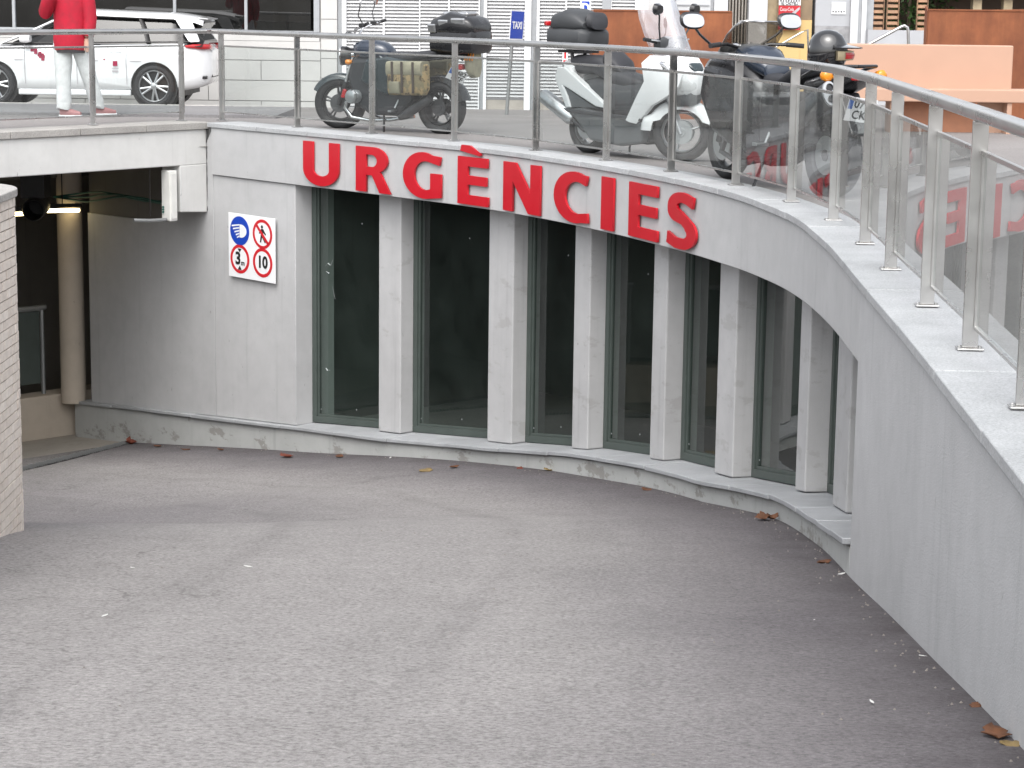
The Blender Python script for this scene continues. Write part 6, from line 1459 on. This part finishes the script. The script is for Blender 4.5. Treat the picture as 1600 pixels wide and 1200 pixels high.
# ------------------------------------------------------------------ rusty steel planters
def rust():
    m, t, b = nmat('rust'); p = opos(t)
    a = noise(t, p, 1.6, 6, 0.65); f_ = noise(t, mapping(t, p, (6, 6, 1.2)), 1.0, 5, 0.7)
    c = mix(t, ramp(t, a, [(0.3, 0.0), (0.7, 1.0)]), (0.155, 0.045, 0.018, 1), (0.27, 0.092, 0.035, 1))
    c = mix(t, 1, c, ramp(t, f_, [(0.3, 0.78), (0.65, 1.1)]), 'MULTIPLY')
    t.links.new(c, b.inputs['Base Color']); b.inputs['Roughness'].default_value = 0.75
    bump(t, b, noise(t, p, 40, 4, .7), .25, .004)
rust()
plain('soil', (0.05, 0.035, 0.025), 0.95, var=.3)
def planter(label, xa, xb, y, z0, z1, dep=1.1, seams=(), tilt=0.0):
    t = thing('rusty_planter', label, 'planter', ((xa + xb) / 2, y, z0), 'rusty steel planters')
    def wl(x0, y0, x1, y1, nm):
        mb = MB(); d = Vector((x1 - x0, y1 - y0, 0)).normalized(); n_ = Vector((-d.y, d.x, 0)) * .012
        mb.hexa([Vector((x0, y0, z0)) + n_, Vector((x1, y1, z0)) + n_, Vector((x1, y1, z0)) - n_, Vector((x0, y0, z0)) - n_], [Vector((x0, y0, z1)) + n_, Vector((x1, y1, z1 + tilt)) + n_, Vector((x1, y1, z1 + tilt)) - n_, Vector((x0, y0, z1)) - n_]); mb.build(nm, 'rust', t, bevel=.003)
    xs = [xa] + list(seams) + [xb]
    for a, b_ in zip(xs, xs[1:]): wl(a + .002, y, b_ - .002, y, 'front_panel')
    wl(xa, y + .015, xa, y + dep, 'side_panel'); wl(xb, y + .015, xb, y + dep, 'side_panel'); wl(xa, y + dep, xb, y + dep, 'back_panel')
    mb = MB(); mb.box(((xa + xb) / 2, y, z1 + .012), (xb - xa, .05, .02)); mb.build('rim', 'rust', t)
    mb = MB(); mb.add([(xa + .02, y + .02, z1 - .25), (xb - .02, y + .02, z1 - .25), (xb - .02, y + dep - .02, z1 - .25), (xa + .02, y + dep - .02, z1 - .25)], [(0, 1, 2, 3)]); mb.build('soil', 'soil', t)
planter('tall rusty steel planter behind the white scooter', X_(926, 33.2), X_(1141, 33.2), 33.2, PZ(0, 33.2) - .02, Z_(18, 33.2, 1030))
planter('tall rusty steel planter behind the pink bench', X_(1447, 31.0), X_(1447, 31.0) + 4.2, 31.0, PZ(0, 31.0) - .02, Z_(17, 31.0, 1500), seams=(X_(1447, 31.0) + 2.4,), tilt=.06, dep=.22)

# ------------------------------------------------------------------ pink bench
def bench():
    y = 27.3; plain('bench_pink', (0.46, 0.285, 0.205), 0.6, var=0.03, scale=2); plain('bench_brown', (0.36, 0.16, 0.09), 0.7, var=.1)
    xa, xb = X_(1318, y), X_(1586, y); xe = X_(1586, y) + 1.4; g = PZ(0, y) - .005
    zt, zs, zu = Z_(70, y, 1450), Z_(138, y, 1450), Z_(158, y, 1450)
    t = thing('pink_bench', 'long pink concrete bench with high backrest', 'bench', ((xa + xe) / 2, y, g))
    mb = MB(); mb.box(((xa + xb) / 2, y + .18, (zt + zs) / 2 - .02), (xb - xa, .12, zt - zs + .04)); mb.build('backrest', 'bench_pink', t, bevel=.015)
    mb = MB(); mb.box(((xa + xe) / 2, y + .02, (zs + zu) / 2), (xe - xa, .46, zs - zu)); mb.build('seat', 'bench_pink', t, bevel=.012)
    for x in (xa + .05, X_(1397, y) - .02, X_(1576, y), xe - .1):
        mb = MB(); mb.box((x, y + .02, (zu + g) / 2), (.06, .40, zu - g - .001)); mb.build('leg', 'bench_pink', t, bevel=.006)
    mb = MB(); mb.box(((X_(1397, y) + X_(1530, y)) / 2, y + .12, (zu + g) / 2), (X_(1530, y) - X_(1397, y), .05, zu - g - .002)); mb.build('under_panel', 'bench_brown', t)
    mb = MB(); mb.box((X_(1552, y) + .01, y + .10, (zu + g) / 2), (X_(1574, y) - X_(1532, y) - .02, .05, zu - g - .002)); mb.build('under_panel', 'bench_pink', t)
bench()

# ------------------------------------------------------------------ taxi sign, parking sign
def taxi():
    y = 35.2; b0 = at(791.5, 174, y); t0 = at(802, 40, y); g = PZ(b0.x, y)
    b0.z = g - .01
    t = thing('taxi_sign', 'blue taxi sign on a leaning grey post', 'sign', tuple(b0))
    mb = MB(); mb.tube([b0, t0 + (t0 - b0).normalized() * .24], .030, 10); mb.build('post', 'grey_metal', t, smooth=40)
    up = (t0 - b0).normalized(); u = Vector((.40, .90, -.30)).normalized(); u = (u - up * u.dot(up)).normalized(); nn = u.cross(up); c = at(808, 39, y) - Vector((0, .06, 0))
    if nn.y > 0: u = -u; nn = -nn
    u = Vector((.44, .88, -.10)); u = (u - up * u.dot(up)).normalized(); nn = u.cross(up)
    fr = lambda a, b_, d: c + u * a + up * b_ + nn * d
    w_, h = .24, .235
    mb = MB(); mb.prism([(-w_, -h), (w_, -h), (w_, h), (-w_, h)], fr, -.006, 0); mb.build('panel', 'paint_white', t)
    mb = MB(); mb.prism([(-w_ + .02, -h + .02), (w_ - .02, -h + .02), (w_ - .02, h - .02), (-w_ + .02, h - .02)], fr, .001, .003); mb.build('blue_face', 'sign_blue', t)
    put('lettering', text_mesh('TAXI', .155, lambda a, b_, d: fr(a, b_ - .01, .004 + d), .002, .006), 'paint_white', t)
taxi()
def dsign():
    y = 35.0; t = thing('parking_sign', 'small white and navy sign behind the scooter top box', 'sign', (X_(915, y), y, PZ(0, y)))
    c = at(915, 12, y)
    fr = lambda a, b_, d: Vector((c.x + a, y - d, c.z + b_))
    mb = MB(); mb.prism([(-.085, -.14), (.085, -.14), (.085, .13), (-.085, .13)], fr, 0, .006); mb.build('panel', 'paint_white', t)
    mb = MB(); mb.prism([(-.06, -.12), (.06, -.12), (.06, .10), (-.06, .10)], fr, .0065, .009); mb.build('navy_face', 'sign_blue', t)
    put('lettering', text_mesh('D', .20, lambda a, b_, d: fr(a, b_ - .01, .0095 + d), .002, .008, squeeze=.8), 'paint_white', t)
    mb = MB(); mb.tube([(c.x, y + .03, PZ(0, y) - .02), (c.x, y + .03, c.z + .12)], .02, 8); mb.build('post', 'grey_metal', t, smooth=40)
dsign()

# ------------------------------------------------------------------ leaves and litter on the ramp
plain('leaf_brown', (0.13, 0.052, 0.022), 0.75, var=.25, scale=20)
plain('leaf_red', (0.18, 0.045, 0.025), 0.7, var=.2, scale=20)
plain('leaf_yellow', (0.24, 0.17, 0.07), 0.7, var=.2, scale=20)
plain('litter_white', (0.62, 0.62, 0.60), 0.8, var=.1)
def ground_hit(px, py):
    a = at(px, py, 10); d = (a - Vector((0, 0, 1.63))) / 10
    best = None
    y = 6.0
    s_ = SEND
    while y < 30:
        p = Vector((0, 0, 1.63)) + d * y
        bs = min(((W2(q) - Vector((p.x, p.y))).length, q) for q in [s_ - 1.5 + .1 * k for k in range(31)] if q < SEND) if False else None
        lo = min(((W2(q) - Vector((p.x, p.y))).length_squared, q) for q in GRID)
        if p.z < foot(lo[1]) + .012: return p
        y += .05
    return p
GRID = frange(-2, SEND, .2)
def leaf(px, py, size, mat, label, cat='leaf', curl=.30, group='fallen leaves along the wall foot', name='fallen_leaf'):
    size *= .8 if cat == 'leaf' else .7
    p = ground_hit(px, py); a = random.uniform(0, 6.28); mb = MB(); n = 7; rows = []
    for k in range(n + 1):
        u = k / n; w_ = size * (.34 if cat == 'leaf' else .13) * math.sin(math.pi * min(.98, u * .92 + .06)) ** .8 * (1 + .25 * math.sin(u * 17 + px)); x = (u - .5) * size
        rows.append([Vector((x, -w_, curl * size * (.35 * abs(u - .5) * 2 + .25))), Vector((x, 0, curl * size * .30 * (abs(u - .5) * 2) ** 2)), Vector((x, w_, curl * size * (.2 * abs(u - .4) * 2 + .15)))])
    mb.loft(rows, False, closed=False); mb.v = [(v[0] * math.cos(a) - v[1] * math.sin(a) + p.x, v[0] * math.sin(a) + v[1] * math.cos(a) + p.y, v[2] + ramp_z(p.x, p.y) + .003) for v in [Vector(q) for q in mb.v]]
    o = mb.build(name, mat, smooth=60); sm = o.modifiers.new('thick', 'SOLIDIFY'); sm.thickness = .003
    return tag(o, label, cat, group)
leaf(1556, 1152, .17, 'leaf_brown', 'large brown fallen leaf at the foot of the right wall')
leaf(1580, 1162, .10, 'leaf_yellow', 'small yellow brown leaf touching the large leaf at right')
leaf(1524, 1096, .08, 'leaf_brown', 'small brown leaf against the right wall above the large one')
leaf(1288, 875, .14, 'leaf_brown', 'brown leaf under the end of the window sill')
leaf(1192, 810, .20, 'leaf_brown', 'brown leaf cluster at the kink of the wall foot', curl=.5)
leaf(1207, 811, .12, 'leaf_brown', 'small upright brown leaf beside the cluster at the kink', curl=.9)
leaf(205, 692, .26, 'leaf_red', 'red brown leaf at the end of the drain', curl=.7)
leaf(246, 697, .16, 'leaf_brown', 'brown leaf right of the red leaf by the drain')
leaf(290, 701, .16, 'leaf_brown', 'brown leaf below the traffic sign board')
leaf(345, 703, .13, 'leaf_brown', 'small brown leaf below the grey wall panel')
leaf(448, 713, .26, 'leaf_red', 'dark red leaf pile below the first window', curl=.4)
leaf(530, 713, .16, 'leaf_brown', 'thin brown leaf below the first pillar')
leaf(665, 733, .22, 'leaf_yellow', 'flat yellowish leaf on the asphalt below the second window', curl=.2)
leaf(710, 729, .16, 'leaf_brown', 'brown leaf on the asphalt beside the yellowish leaf')
leaf(812, 731, .12, 'leaf_red', 'small red leaf below the third window')
leaf(857, 735, .16, 'leaf_yellow', 'yellow leaf at the wall foot below the third window')
leaf(1010, 764, .14, 'leaf_brown', 'brown leaf at the wall foot below the fourth window')
for px, py, sz, lab in ((1315, 891, .12, 'torn white paper at the end of the window sill'), (1272, 964, .07, 'white paper scrap on the asphalt left of the right wall'), (388, 882, .11, 'pale stick like scrap in the middle of the ramp'), (209, 885, .10, 'pale scrap on the left part of the ramp'), (1362, 1098, .06, 'small pale scrap near the bottom right'), (164, 959, .07, 'tiny pale scrap near the left edge'), (610, 713, .10, 'white paper scrap below the first pillar'), (1443, 1016, .06, 'white chip beside the right wall')):
    leaf(px, py, sz, 'litter_white', lab, 'litter', .05, 'pale litter on the ramp', 'paper_scrap')
# pebbles and crumbs along the wall foot: beyond counting
mb = MB()
for k in range(220):
    s_ = random.uniform(-1.5, 23.5); wv = abs(random.gauss(0, .12)) + .015; q = W(s_, wv); q.z = foot(s_) + .004 * math.sin(q.x * 1.3 + q.y * .9) * min(1, wv) + .003 * math.sin(q.y * 2.1 - q.x); r_ = random.uniform(.003, .009)
    mb.add([q + Vector((r_, 0, 0)), q + Vector((0, r_, 0)), q + Vector((-r_, 0, 0)), q + Vector((0, -r_, 0)), q + Vector((0, 0, r_ * 1.2))], [(0, 1, 4), (1, 2, 4), (2, 3, 4), (3, 0, 4)])
for k in range(60):
    s_ = random.uniform(5, 23.5); wv = random.uniform(.3, 4.8); q = W(s_, wv); q.z = foot(s_) + .004 * math.sin(q.x * 1.3 + q.y * .9) * min(1, wv) + .003 * math.sin(q.y * 2.1 - q.x); r_ = random.uniform(.003, .008)
    mb.add([q + Vector((r_, 0, 0)), q + Vector((0, r_, 0)), q + Vector((-r_, 0, 0)), q + Vector((0, -r_, 0)), q + Vector((0, 0, r_ * 1.2))], [(0, 1, 4), (1, 2, 4), (2, 3, 4), (3, 0, 4)])
g_ = mb.build('grit', 'mortar'); g_['kind'] = 'stuff'; g_['label'] = 'loose grit and crumbs scattered along the wall foot'; g_['category'] = 'grit'

for o in bpy.data.objects:
    if '_local' in o: del o['_local']
